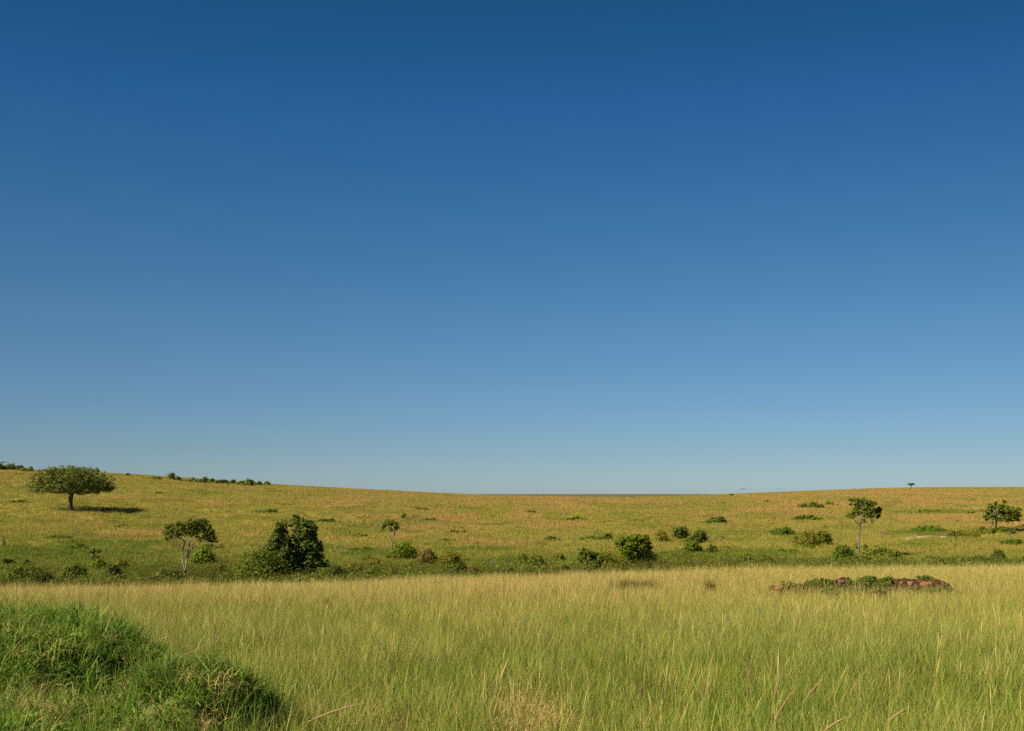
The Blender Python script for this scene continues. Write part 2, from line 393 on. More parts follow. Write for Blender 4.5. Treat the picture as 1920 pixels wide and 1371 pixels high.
# ------------------------------------------------------------------ shrubs
def shrub(kind, label, u, v, w, h, leaf='mid', dens=1.0, stems=None, d=None, group=None, cat='shrub', bark='grey'):
    if d is None: x, d, z = ground_at(u, v)
    else: x = wx(u, d); z = gz(x, d)
    px = d/F; W = w*px*1.14; H = h*px*1.18
    o = None
    BL = []
    low = kind in ('shrub_mound',)
    if low:
        n = max(4, int(w/6))
        for k in range(n):
            t = (k+0.5)/n*2-1 + rng.normal(0, .1)
            hh = H*max(0.35, (1-0.75*t*t))*rng.uniform(0.75, 1.05)
            BL.append((x+t*W*0.38, d+rng.normal(0, W*.06), z+hh*0.25, W/n*1.45, W*0.24, hh*0.62))
    else:
        n = int(np.clip(w*h/70, 4, 12))
        for k in range(n):
            t = rng.uniform(-1, 1); top = H*(1-0.45*abs(t)**1.5)*rng.uniform(0.7, 1.0)
            zc = top*rng.uniform(0.35, 0.80) if k else H*0.72
            if k == 0: t = rng.uniform(-.3, .3)
            r = min(W, H*1.3)*rng.uniform(0.20, 0.32)
            zc = max(r*0.55, min(zc, H-r*0.75))
            BL.append((x+t*(W*0.5-r*0.8), d+rng.normal(0, W*.18), z+zc, r, r, r*0.78))
        for t in (-.55, 0.05, .6):
            BL.append((x+t*W*0.42, d+rng.normal(0, W*.12), z+H*0.2, W*0.2, W*0.2, H*0.24))
    nl = int(np.clip(w*h*(4.2 if low else 4.6)*dens, 200, 11000))
    ls = max(0.07, d*0.00105); sub = max(0.16, min(0.32*H, 0.5*W)) if not low else max(.2, .38*H, .10*W)
    C, Nn = foliage_points(BL, nl, sub, 0.35, tail=0.0 if low else 0.8)
    keep = C[:, 2] > z-0.1
    C = C[keep]; Nn = Nn[keep]
    if stems is None: stems = (not low) and w*h > 180
    if stems:
        o = thing(kind, label, cat, (x, d, z), group)
        tb = Tubes()
        for b in BL[:min(len(BL), 8)]:
            p0 = (x+rng.normal(0, W*.06), d+rng.normal(0, W*.04), z-0.1)
            P = curve_pts(p0, b[:3], 6, 0.08); r0 = 0.02+0.018*H
            tb.add(P, np.linspace(r0, r0*.3, 6), 5)
        tb.build('stems', BARK[bark], o, (x, d, z))
        leaves(C, Nn, ls, 'foliage', LEAF[leaf], o, (x, d, z))
    else:
        o = leaves(C, Nn, ls, kind, LEAF[leaf], None, (x, d, z)); tag(o, label, cat, group)
    return o

S = 'shrub'; M = 'shrub_mound'
ROWS = [
 # --- left valley
 (S, 'small dark bush at the left photo edge below the bare sapling', 14, 1060, 15, 13, 'deep'),
 (S, 'low green bush behind the biggest bush of the far left valley', 53, 1064, 30, 12, 'mid'),
 (S, 'biggest leafy bush of the far left valley, bright on top', 48, 1096, 56, 34, 'mid'),
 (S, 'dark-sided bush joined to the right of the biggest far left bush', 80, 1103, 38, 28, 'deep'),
 (S, 'leafy green bush between the big far left bush and the small dark round bush', 134, 1090, 26, 28, 'mid'),
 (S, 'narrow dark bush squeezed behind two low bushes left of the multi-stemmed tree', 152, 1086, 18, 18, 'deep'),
 (S, 'wide low bush in front of the narrow dark bush on the valley edge at left', 140, 1103, 46, 16, 'mid'),
 (S, 'rounded mid-green bush just below the tiny dark sapling', 188, 1068, 30, 17, 'bright'),
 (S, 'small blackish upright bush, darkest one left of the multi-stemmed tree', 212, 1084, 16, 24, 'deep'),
 (S, 'yellowish spreading bush behind the small blackish upright bush', 232, 1068, 34, 15, 'olive'),
 (S, 'low bush on the grass edge below the blackish upright bush', 200, 1103, 42, 15, 'mid'),
 (S, 'low leafy bush on the grass edge between blackish bush and multi-stemmed tree', 250, 1102, 42, 16, 'bright'),
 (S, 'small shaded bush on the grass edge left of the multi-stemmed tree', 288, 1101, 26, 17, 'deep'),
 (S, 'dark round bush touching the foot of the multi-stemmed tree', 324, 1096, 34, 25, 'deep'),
 (S, 'upright bright bush with twiggy left side behind the multi-stemmed tree', 384, 1058, 32, 27, 'bright'),
 (S, 'narrow dark bush on the grass edge right of the multi-stemmed tree', 396, 1098, 18, 20, 'deep'),
 (S, 'leafy bush on the grass edge between narrow dark bush and yellow-green thicket', 425, 1099, 32, 22, 'mid'),
 (S, 'large yellow-green thicket leaning against the left of the dense pair', 478, 1094, 84, 54, 'mid'),
 (M, 'pale grassy shrub at the foot of the dense pair of trees', 562, 1101, 66, 22, 'grey'),
 (M, 'low pale shrub under the yellow-green thicket beside the dense pair', 505, 1097, 44, 12, 'grey'),
 (S, 'bright small bush at the right foot of the dense pair', 608, 1092, 20, 24, 'bright'),
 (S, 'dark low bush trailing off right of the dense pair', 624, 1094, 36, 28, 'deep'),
 (S, 'low bush on the grass between the dense pair and the leaning tree', 662, 1077, 34, 16, 'olive'),
 (S, 'small olive bush uphill left of the leaning tree foot', 704, 1066, 30, 14, 'olive'),
 (S, 'wide low bush on the grass edge left below the leaning tree', 698, 1086, 46, 16, 'mid'),
 (S, 'low bush on the grass edge straight below the leaning tree', 742, 1086, 36, 16, 'olive'),
 (S, 'bright domed bush right beside the foot of the leaning tree', 754, 1050, 36, 28, 'bright'),
 (S, 'tiny dark bush wrapped round the foot of the leaning tree', 729, 1050, 14, 11, 'deep'),
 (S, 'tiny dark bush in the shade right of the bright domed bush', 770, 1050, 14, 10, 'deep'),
 (S, 'brownish twiggy bush right of the bright domed bush', 799, 1060, 28, 26, 'brown'),
 (S, 'olive round bush with a pale dry stalk right of the brownish bush', 842, 1063, 32, 24, 'olive'),
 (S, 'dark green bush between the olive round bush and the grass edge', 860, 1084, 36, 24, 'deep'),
 (S, 'brownish low bush on the grass edge right of the dark green bush', 888, 1084, 36, 20, 'brown'),
 (S, 'soft green low bush under the grey leafless shrub', 913, 1081, 40, 16, 'mid'),
 (S, 'low bush on the grass edge below the brownish twiggy bush', 800, 1085, 34, 15, 'olive'),
 (S, 'small dark leafy bush between grey leafless shrub and the centre', 980, 1058, 22, 17, 'bright'),
 (S, 'twiggy green bush right of the small dark leafy bush at the centre', 1005, 1064, 30, 18, 'mid'),
 (S, 'low brownish bush on the grass edge left of the pale-trunk tree', 1030, 1077, 36, 13, 'olive'),
 (S, 'leafy bush filling the gap between pale-trunk tree and round-crowned tree', 1130, 1070, 42, 30, 'mid'),
 (S, 'low dark bush under the pale-trunk tree', 1097, 1080, 38, 16, 'deep'),
 (S, 'low yellowish bush on the grass edge left below the round-crowned tree', 1146, 1077, 34, 18, 'olive'),
 (S, 'leafy bush tucked under the right side of the round-crowned tree', 1206, 1062, 34, 31, 'mid'),
 (S, 'pale olive bush under the left side of the round-crowned tree', 1166, 1069, 26, 18, 'olive'),
 (S, 'low dark bush on the grass edge right below the round-crowned tree', 1214, 1076, 38, 15, 'deep'),
 (S, 'low bush on the grass edge straight below the round-crowned tree', 1188, 1077, 26, 12, 'mid'),
 (S, 'brownish shrub right behind the bush under the round-crowned tree', 1226, 1050, 26, 10, 'brown'),
 # --- right of centre
 (S, 'upper dark bush of the scattered group right of the round-crowned tree', 1277, 1012, 22, 21, 'deep'),
 (S, 'low bush linking the upper dark bush and its right neighbour', 1291, 1018, 26, 11, 'mid'),
 (S, 'right dark bush of the scattered group right of the round-crowned tree', 1311, 1018, 24, 19, 'deep'),
 (S, 'lower green bush of the scattered group right of the round-crowned tree', 1298, 1037, 28, 22, 'mid'),
 (S, 'small dark bush slanting right of the scattered group', 1334, 1037, 20, 11, 'deep'),
 (S, 'thin olive bush between round-crowned tree and the scattered group', 1240, 1016, 24, 18, 'olive', .5),
 (M, 'low dark shrub patch in the meadow below the thin olive bush', 1241, 1040, 24, 8, 'mid'),
 (M, 'low shrub patch in the meadow left below the small slanting bush', 1264, 1048, 26, 7, 'mid'),
 (S, 'bushy stalky clump on the grass edge by two tall dry stalks', 1398, 1059, 30, 17, 'mid'),
 (S, 'low green bush on the grass edge right of the two dry stalks', 1435, 1058, 34, 14, 'bright'),
 (S, 'tallest bush of the trio left of the tall slender tree', 1517, 1027, 28, 28, 'olive'),
 (S, 'left lowest bush of the trio left of the tall slender tree', 1493, 1021, 15, 13, 'deep'),
 (S, 'right bush of the trio left of the tall slender tree', 1543, 1022, 22, 22, 'mid'),
 (M, 'low green skirt of plants under the trio of bushes', 1512, 1028, 56, 7, 'bright'),
 (S, 'dense bright green round bush left of the tall slender tree foot', 1583, 1050, 34, 21, 'herb', 1.6),
 (M, 'low green plants round the foot of the tall slender tree', 1610, 1052, 50, 9, 'herb'),
 (S, 'wide leafy bush with dark shade below it, right of the tall slender tree', 1657, 1046, 50, 17, 'mid'),
 (M, 'small leafy patch in the meadow left below the trio of bushes', 1486, 1037, 20, 8, 'bright'),
 (M, 'leafy patch in the meadow right of the scattered bush group', 1463, 1038, 26, 8, 'bright'),
 (M, 'dull green shrub on the far grass edge above the earth bank', 1462, 1066, 30, 11, 'grey'),
 (M, 'dull green pointed shrub on the far grass edge right of its dull twin', 1500, 1063, 36, 13, 'grey'),
 (S, 'left leafy bush in the row below the two-trunk tree', 1846, 1003, 34, 12, 'mid'),
 (S, 'right leafy bush in the row below the two-trunk tree', 1878, 1000, 24, 10, 'mid'),
 (S, 'grey-green bush right of the row below the two-trunk tree', 1895, 1003, 20, 9, 'grey'),
 (S, 'blackened bushy stub beside the pale bare ground', 1783, 1007, 12, 9, 'brown'),
 (S, 'small olive bush right of the blackened stub', 1799, 1006, 24, 9, 'olive'),
 (S, 'low olive bush between the small olive bush and the two-trunk tree row', 1822, 1007, 22, 6, 'olive'),
 (S, 'dark leafy bush on the far grass edge near the right photo edge', 1872, 1054, 24, 17, 'deep'),
 (S, 'bright low bush left of the dark leafy bush near the right photo edge', 1832, 1055, 26, 12, 'bright'),
 (S, 'small low bush between bright and dark bushes near the right edge', 1851, 1056, 18, 9, 'mid'),
 # --- mounds on the slopes
 (M, 'bright green dome-shaped shrub near the right photo edge below the two-trunk tree', 1897, 1021, 32, 12, 'herb', 1.6),
 (M, 'wide green shrub mound above the pale bare ground', 1742, 997, 54, 10, 'herb', 1.4),
 (M, 'green dome-shaped shrub on open slope right of the photo centre', 1342, 981, 36, 11, 'herb', 1.6),
 (M, 'large green shrub mound uphill of the trio of bushes', 1467, 1004, 48, 14, 'herb', 1.3),
 (M, 'two-humped green shrub mound left of the tall slender tree crown', 1512, 975, 46, 9, 'herb', 1.6),
 (S, 'left small bush of the row above the two-humped mound', 1507, 952, 11, 8, 'mid'),
 (S, 'middle tallest small bush of the row above the two-humped mound', 1524, 953, 15, 11, 'mid'),
 (S, 'right small bush of the row above the two-humped mound', 1537, 954, 12, 7, 'mid'),
 (M, 'flat green shrub right of the small bush row above the two-humped mound', 1556, 948, 22, 7, 'herb'),
 (M, 'pale green low mound left above the small slanting bush group', 1348, 1012, 34, 7, 'grey'),
 (M, 'dull low mound below the two-humped mound', 1541, 992, 22, 6, 'grey'),
 (M, 'long low green shrub patch behind the round-crowned tree', 1115, 1013, 46, 8, 'herb'),
 (S, 'dark bush at the end of the long low patch behind the round-crowned tree', 1138, 1013, 16, 11, 'deep'),
 (M, 'dark low mound uphill of the small centre bushes', 1033, 1014, 22, 8, 'deep'),
 (M, 'green mound partly hidden by the multi-stemmed tree crown', 395, 1032, 46, 11, 'herb'),
 (M, 'long green shrub patch uphill of the tiny dark sapling', 112, 1011, 46, 7, 'herb'),
 (M, 'low green mound left of the tiny dark sapling', 146, 1029, 42, 8, 'herb'),
 (M, 'green shrub patch on the slope between umbrella tree and multi-stemmed tree', 228, 990, 30, 7, 'olive'),
 (M, 'small green patch on the slope left below the umbrella tree', 33, 943, 26, 5, 'herb'),
 (M, 'tiny green patch just under the left skyline thicket', 33, 891, 12, 4, 'herb'),
 (M, 'small green patch on the slope right of the umbrella tree crown', 297, 926, 12, 3, 'herb'),
 (M, 'green shrub strip on the slope above the dense pair, left side', 500, 962, 46, 6, 'herb'),
 (M, 'green shrub strip on the slope right of the dense pair top', 613, 980, 44, 7, 'herb'),
 (M, 'low green mound behind the grey fallen log', 680, 1034, 40, 8, 'herb'),
 (M, 'thin green strip on the slope left above the leaning tree', 673, 1006, 26, 4, 'herb'),
 (M, 'thin green strip on the slope right above the leaning tree', 785, 956, 34, 4, 'herb'),
 (M, 'small dark green mound right of the leaning tree crown', 804, 976, 22, 5, 'herb'),
 (M, 'green strip on the slope far right of the leaning tree', 838, 1016, 28, 6, 'herb'),
 (M, 'dull green strip uphill of the strip far right of the leaning tree', 855, 1000, 32, 5, 'grey'),
 (M, 'small dark mound on the slope above the centre, left one of two', 995, 962, 20, 5, 'herb'),
 (M, 'small dark mound on the slope above the centre, right one of two', 1081, 976, 30, 6, 'herb'),
 (M, 'tiny dark shrub on the hillside below the lone skyline acacia', 1808, 952, 13, 4, 'herb'),
 (M, 'low shrub strip left of the two-trunk tree crown', 1739, 960, 28, 4, 'herb'),
 (M, 'low shrub just left of the two-trunk tree crown', 1822, 963, 18, 4, 'grey'),
 (M, 'dark shrub strip at the right photo edge behind the two-trunk tree', 1906, 959, 30, 6, 'deep'),
 (M, 'green shrub at the right photo edge beside the two-trunk tree foot', 1914, 990, 20, 6, 'herb'),
 (M, 'small far shrub on the right hillside below the pale sky clouds', 1351, 945, 14, 4, 'deep'),
 (M, 'tiny far shrub just under the skyline below the pale sky clouds', 1372, 930, 8, 3, 'deep'),
 (M, 'small far shrub on the right hillside above the two-humped mound', 1437, 942, 13, 3.5, 'deep'),
 # --- skyline thicket at the left
 (S, 'skyline bush at the very left edge of the photo, roundest of the left thicket', 6, 882, 17, 12, 'mid'),
 (S, 'slim upright skyline bush second from the left photo edge', 17, 882, 9, 10, 'mid'),
 (S, 'skyline bush with stepped top in the middle of the left thicket', 27, 882, 15, 10, 'mid'),
 (S, 'thin ragged skyline bush in the right half of the left thicket', 38, 883, 12, 8, 'deep'),
 (S, 'wide sloping skyline bush at the right end of the left thicket', 51, 885, 24, 9, 'bright'),
 # --- hedge below the skyline
 (S, 'tiny lone bush on the skyline right of the umbrella tree', 240, 893, 5, 5, 'mid'),
 (S, 'tallest round bush at the left end of the ridge hedge', 323, 899, 13, 9.5, 'mid'),
 (S, 'low bush right behind the tallest bush of the ridge hedge', 334, 901, 14, 6, 'mid'),
 (S, 'twiggy bush third from the left end of the ridge hedge', 360, 903, 11, 6.5, 'brown'),
 (S, 'wide low bush fourth from the left end of the ridge hedge', 372, 905, 17, 6, 'mid'),
 (S, 'rounded bush fifth from the left end of the ridge hedge', 385, 904, 12, 8, 'mid'),
 (S, 'bush at the middle of the ridge hedge, left of two wide ones', 401, 905.5, 16, 7, 'mid'),
 (S, 'wide dark bush right of the middle of the ridge hedge', 420, 907, 19, 7, 'deep'),
 (S, 'bush just right of the wide dark ridge hedge bush', 435, 907.5, 13, 6, 'mid'),
 (S, 'low bush standing slightly apart in the right half of the ridge hedge', 452, 909, 13, 6, 'mid'),
 (S, 'taller pointed bush in the right half of the ridge hedge', 467, 910, 10, 10, 'mid'),
 (S, 'bush leaning on the pointed bush of the ridge hedge', 475, 910, 11, 7.5, 'mid'),
 (S, 'last low bush before the fence post of the ridge hedge', 486, 910, 9, 6, 'deep'),
 (M, 'low scrub strip left of the tallest ridge hedge bush, between thin posts', 288, 899, 34, 3.5, 'olive'),
 (M, 'low scrub strip between the tallest and the twiggy ridge hedge bushes', 347, 903.5, 20, 4.5, 'mid'),
 (M, 'low scrub under the fourth and fifth ridge hedge bushes', 379, 906, 26, 4.5, 'deep'),
 (M, 'low scrub under the two middle ridge hedge bushes', 411, 907.5, 28, 5, 'deep'),
 (M, 'low scrub joining the right half of the ridge hedge', 444, 909.5, 26, 4.5, 'mid'),
 (M, 'low scrub at the foot of the pointed ridge hedge bush', 462, 911, 26, 4.5, 'deep'),
 (S, 'isolated round bush past the right end of the ridge hedge', 500, 910.5, 8.5, 7, 'mid'),
 (S, 'low scrubby bush on the grass edge at the far left corner of the valley', 12, 1103, 36, 14, 'mid'),
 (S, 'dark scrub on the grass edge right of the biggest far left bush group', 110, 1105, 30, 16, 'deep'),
 (S, 'small dark bush low on the edge below the yellowish spreading bush', 226, 1096, 24, 15, 'deep'),
 (S, 'thin twiggy scrub behind the dark round bush of the multi-stemmed tree', 305, 1085, 24, 14, 'olive'),
 (S, 'dark bush in front of the yellow-green thicket on its left side', 447, 1101, 30, 18, 'deep'),
 (S, 'small scrubby bush between yellow-green thicket and upright bright bush', 415, 1075, 26, 13, 'olive'),
 (S, 'low dark scrub right of the trailing bush beside the dense pair', 645, 1090, 30, 13, 'mid'),
 (S, 'tiny round bush uphill between dense pair and leaning tree', 690, 1052, 20, 9, 'mid'),
 (S, 'dark scrub on the grass edge below the dead crooked branch', 815, 1088, 26, 12, 'deep'),
 (S, 'low green scrub on the grass edge below the small centre bushes', 962, 1080, 40, 13, 'mid'),
 (S, 'dark low scrub between centre bushes and the pale-trunk tree', 1060, 1076, 30, 13, 'deep'),
 (S, 'small twiggy bush uphill of the pale-trunk tree', 1052, 1052, 22, 11, 'olive'),
 (S, 'low scrub on the grass edge below the scattered bush group', 1275, 1066, 40, 10, 'mid'),
 (S, 'thin scrub on the grass edge by the grey upright stump', 1330, 1065, 34, 11, 'olive'),
 (S, 'small dark scrub in front of the dense bright round bush', 1562, 1056, 22, 8, 'deep'),
 (S, 'low scrub on the far grass edge between slender tree and right edge', 1745, 1055, 36, 9, 'mid')
]
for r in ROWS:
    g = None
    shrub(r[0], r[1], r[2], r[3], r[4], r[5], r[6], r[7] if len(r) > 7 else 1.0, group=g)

# tiny sapling and bare things
tree('sapling', 'tiny dark sapling with a stubby trunk on the left slope', 'tree', (176, 1050),
     [[(176, 1051, 1.3), (176.3, 1043, 1.1), (176, 1036, .7)], [(176, 1041, .7), (182, 1034, .4)], [(176, 1041, .7), (171, 1035, .4)]],
     [(172, 1034, 5, 3), (180, 1033, 6, 3), (185, 1035, 3, 2), (176, 1031, 6, 2.5), (174, 1045, 4, 3), (180, 1047, 4, 2.5)],
     'dark', 'burnt', 900, 8, 0.15, 2.0, copies=2)

def bare(name, label, cat, base, limbs, bark, d=None):
    if d is None: x, d, z = ground_at(*base)
    else: x = wx(base[0], d); z = gz(x, d)
    px = d/F; dv = wz(base[1], d)-z
    tb = Tubes()
    for lim in limbs:
        p = np.array([(wx(q[0], d), d+(q[3] if len(q) > 3 else 0)*px, wz(q[1], d)-dv) for q in lim])
        t = np.linspace(0, len(p)-1, 3*len(p)); i = np.clip(t.astype(int), 0, len(p)-2); f = (t-i)[:, None]
        q = p[i]*(1-f)+p[i+1]*f
        q[1:-1] += rng.normal(0, 0.25*px, (len(q)-2, 3))
        tb.add(q, np.interp(t, range(len(lim)), [a[2]*px for a in lim]), 6)
    o = tb.build(name, BARK[bark], None, (x, d, z))
    return tag(o, label, cat)
bare('bare_sapling', 'leafless dark sapling at the left edge of the photo on the slope', 'dead shrub', (8, 1027),
     [[(8, 1029, 1.5), (8.5, 1022, 1.3), (7, 1014, 1.0), (7, 1006, .5)], [(8.4, 1021, 1.0), (10.5, 1015, .7), (10, 1009, .4)],
      [(8, 1018, .5), (4.5, 1012, .3), (4, 1007, .2)], [(8, 1027, .7), (12, 1030, .6), (15, 1029.5, .3)], [(7, 1012, .4), (9, 1007, .2), (10, 1004, .15)]], 'burnt')
bare('fallen_log', 'grey fallen log with an upright branch stub on the slope', 'log', (655, 1036),
     [[(638, 1031, .5), (643, 1033, .9), (650, 1034.3, 1.2), (658, 1036, 1.1), (666, 1037, .5)], [(648.6, 1034, .8), (649, 1029, .6), (650, 1023.5, .4)],
      [(652, 1035.2, .7), (658, 1037.2, .6), (664, 1037.6, .4)], [(641, 1032.5, .5), (638.5, 1029.5, .3)]], 'pale')
dl = [[(923, 1071, .6), (923, 1062, .5), (922, 1054, .3), (920, 1048, .2)]]
for k in range(9):
    a = rng.uniform(-7, 7); dl.append([(923, 1066-k*.8, .35), (923+a*.5, 1060-k*.6, .3), (923+a, 1051+rng.uniform(-4, 3), .18, rng.uniform(-6, 6))])
bare('leafless_shrub', 'grey leafless twiggy shrub between the brownish low bush and the centre', 'dead shrub', (923, 1070), dl, 'grey')
bare('dead_branch', 'crooked grey dead branch lying below the brownish twiggy bush', 'branch', (801, 1072),
     [[(782, 1062, .3), (788, 1064, .6), (795, 1063, .7), (801, 1067, .7), (806, 1073, .7), (807, 1080, .4)],
      [(788, 1064, .4), (784, 1059, .25), (780, 1060, .2)], [(795, 1063, .4), (797, 1057, .2)]], 'grey')
bare('dry_stalk', 'pale dry stalk leaning right in front of the olive round bush', 'stalk', (840, 1063), [[(840, 1064, .5), (844, 1056, .45), (848.5, 1045, .3)]], 'straw')
bare('dry_stalk', 'pale dry stalk leaning right in front of the dense pair of trees', 'stalk', (612, 1088), [[(611, 1090, .5), (617, 1080, .5), (624, 1071, .35)]], 'straw')
bare('dry_stalk', 'taller of two upright dry stalks on the far grass edge', 'stalk', (1402.5, 1062), [[(1402, 1064, .6), (1403, 1052, .55), (1403.7, 1042, .4)]], 'straw')
bare('dry_stalk', 'shorter of two upright dry stalks on the far grass edge', 'stalk', (1397.5, 1062), [[(1397.5, 1064, .5), (1397.8, 1058, .5), (1398, 1053, .35)]], 'straw')
bare('dead_stump', 'small grey upright dead stump on the far grass edge', 'stump', (1303, 1066), [[(1303.5, 1068, .8), (1303, 1060, .7), (1303.3, 1055, .35)]], 'grey', d=112)
bare('fence_post', 'dark wooden post near the right end of the ridge hedge', 'post', (491, 910), [[(491, 911, .6), (491, 907, .55), (491, 904, .5)]], 'burnt')
for uu, lab in ((256, 'leftmost thin dark post along the ridge right of the umbrella tree'), (264, 'second thin dark post along the ridge right of the umbrella tree'),
                (295, 'thin dark post half way along the ridge towards the hedge'), (303, 'thin dark post nearest to the tallest ridge hedge bush')):
    bare('fence_post', lab, 'post', (uu, 893+(uu-240)*.08), [[(uu, 894.5+(uu-240)*.08, .4), (uu, 889.5+(uu-240)*.08, .35)]], 'burnt')

# ------------------------------------------------------------------ earth bank with rocks
def px2w(u, v, d): return np.array([wx(u, d), d, wz(v, d)])
def rock_mat(name, c1, c2, sc=6):
    m, nt = new_mat(name)
    tc = N(nt, 'ShaderNodeTexCoord')
    no = N(nt, 'ShaderNodeTexNoise'); no.inputs['Scale'].default_value = sc; no.inputs['Detail'].default_value = 8
    L(nt, tc.outputs['Object'], no.inputs[0])
    rp = N(nt, 'ShaderNodeValToRGB'); L(nt, no.outputs[0], rp.inputs[0])
    rp.color_ramp.elements[0].position = 0.36; rp.color_ramp.elements[0].color = (*c1, 1)
    rp.color_ramp.elements[1].position = 0.66; rp.color_ramp.elements[1].color = (*c2, 1)
    vo = N(nt, 'ShaderNodeTexVoronoi'); vo.inputs['Scale'].default_value = sc*2.2; L(nt, tc.outputs['Object'], vo.inputs[0])
    ad = math_(nt, 'ADD', no.outputs[0], vo.outputs[0])
    b = N(nt, 'ShaderNodeBump'); b.inputs['Strength'].default_value = 0.9; b.inputs['Distance'].default_value = 0.06
    L(nt, ad, b.inputs['Height'])
    p = N(nt, 'ShaderNodeBsdfPrincipled'); p.inputs['Roughness'].default_value = 0.95; p.inputs['Specular IOR Level'].default_value = 0.1
    L(nt, rp.outputs[0], p.inputs['Base Color']); L(nt, b.outputs[0], p.inputs['Normal'])
    o = N(nt, 'ShaderNodeOutputMaterial'); L(nt, p.outputs[0], o.inputs[0])
    return m
M_EARTH = rock_mat('red_earth', (0.030, 0.015, 0.008), (0.095, 0.043, 0.020), 5)
M_ROCKO = rock_mat('orange_rock', (0.17, 0.082, 0.034), (0.29, 0.145, 0.062), 3)
M_ROCKP = rock_mat('pink_rock', (0.10, 0.050, 0.032), (0.22, 0.120, 0.080), 3)
DB = 38.0
def bank():
    U = np.linspace(1425, 1800, 150); D = np.linspace(-1.6, 1.7, 34)
    top = np.interp(U, [1425, 1445, 1480, 1520, 1560, 1585, 1620, 1650, 1680, 1720, 1745, 1775, 1800],
                       [1112, 1103, 1098, 1095, 1090, 1087, 1092, 1088, 1089, 1086, 1086, 1096, 1114])
    V = []
    for i, u in enumerate(U):
        x = wx(u, DB)
        for e in D:
            y = DB+e; g = gz(x, y)
            h = max(0, wz(top[i], DB) - gz(x, DB))
            t = 1-min(1, abs(e)/1.5)**1.6
            lump = 0.22*(float(fbm(x*2.2, y*2.2+4, 4))-0.5)*2
            V.append((x, y, g - 0.12 + (h+0.12)*t + lump*t*min(1, h*2)))
    n = len(D)
    Fc = np.array([(i*n+j, (i+1)*n+j, (i+1)*n+j+1, i*n+j+1) for i in range(len(U)-1) for j in range(n-1)])
    o = mesh_obj('earth_bank', V, Fc, M_EARTH, smooth=False, loc=(wx(1610, DB), DB, gz(wx(1610, DB), DB)))
    tag(o, 'long reddish-brown bank of bare earth rising from the right of the field', 'earth bank')
    return V
bank()
def rock(label, u, v, w, h, mat, d, seed, flat=1.0):
    r = np.random.default_rng(seed); nu, nv = 18, 11
    px = d/F; V = []; 
    for j in range(nv):
        ph = math.pi*j/(nv-1)
        for i in range(nu):
            th = 2*math.pi*i/nu
            dx, dy, dz = math.sin(ph)*math.cos(th), math.sin(ph)*math.sin(th), math.cos(ph)
            k = 1+0.28*(float(fbm(dx*1.7+seed, dy*1.7+dz*1.3, 3))-0.5)*2
            sg = lambda a: math.copysign(abs(a)**0.72, a)
            V.append((sg(dx)*w*px/2*k, sg(dy)*w*px*0.42*k, sg(dz)*h*px*0.6*k))
    V = np.array(V) + px2w(u, v-h*0.4, d)
    Fc = np.array([(j*nu+i, (j+1)*nu+i, (j+1)*nu+(i+1) % nu, j*nu+(i+1) % nu) for j in range(nv-1) for i in range(nu)])
    o = mesh_obj('boulder', V, Fc, mat, loc=tuple(px2w(u, v, d)), smooth=False)
    return tag(o, label, 'boulder')
rock('flat orange boulder, largest rock at the right end of the earth bank', 1737, 1099, 24, 8, M_ROCKO, 36.7, 3)
rock('small yellow-orange rock left of the flat orange boulder', 1707, 1097, 11, 7, M_ROCKO, 36.6, 5)
rock('pinkish rock among green plants on the crest of the earth bank', 1575, 1094, 17, 7, M_ROCKP, 37.0, 8)
rock('pale brown rock low in the grass at the left tip of the bank', 1461, 1105, 15, 6, M_ROCKO, 36.5, 12)
rock('small pinkish stone between crest plants of the earth bank', 1618, 1093, 10, 5, M_ROCKP, 37.1, 15)
rock('small buff stone beside the yellow-orange rock on the bank', 1690, 1095, 7, 5, M_ROCKO, 36.7, 21)

def creeper(label, u, vtop, w, h, d=37.4, leaf='herb', n=900):
    px = d/F; x = wx(u, d); zt = wz(vtop, d); z0 = zt-h*px
    BL = []
    for k in range(max(4, int(w/5))):
        t = rng.uniform(-1, 1)
        BL.append((x+t*w*px*.46, d-rng.uniform(-.3, .75), zt-h*px*rng.uniform(.3, .85), w*px*.17, 0.34, h*px*.26))
    C, Nn = foliage_points(BL, n, 0.11, .1)
    o = leaves(C, Nn, 0.040, 'creeping_plant', LEAF[leaf], None, (x, d, z0))
    return tag(o, label, 'plant')
creeper('leafy green creeper at the left end of the earth bank', 1490, 1088, 50, 14, leaf='grey', n=900)
creeper('bright leafy creeper left of the pinkish rock on the bank', 1541, 1082, 52, 20, n=1600)
creeper('leafy green plant on the bank crest just right of the pinkish rock', 1598, 1077, 40, 22, n=1500)
creeper('leafy green plant on the crest in the middle of the bank', 1645, 1080, 50, 18, n=1500)
creeper('small leafy plant on the bank crest above the flat orange boulder', 1722, 1078, 20, 6, n=240)
creeper('dull green weeds along the foot of the bank below the flat orange boulder', 1740, 1097, 90, 12, d=36.2, leaf='grey', n=1300)
creeper('dull green weeds along the foot of the bank left of its middle', 1590, 1098, 120, 14, d=36.2, leaf='grey', n=1700)

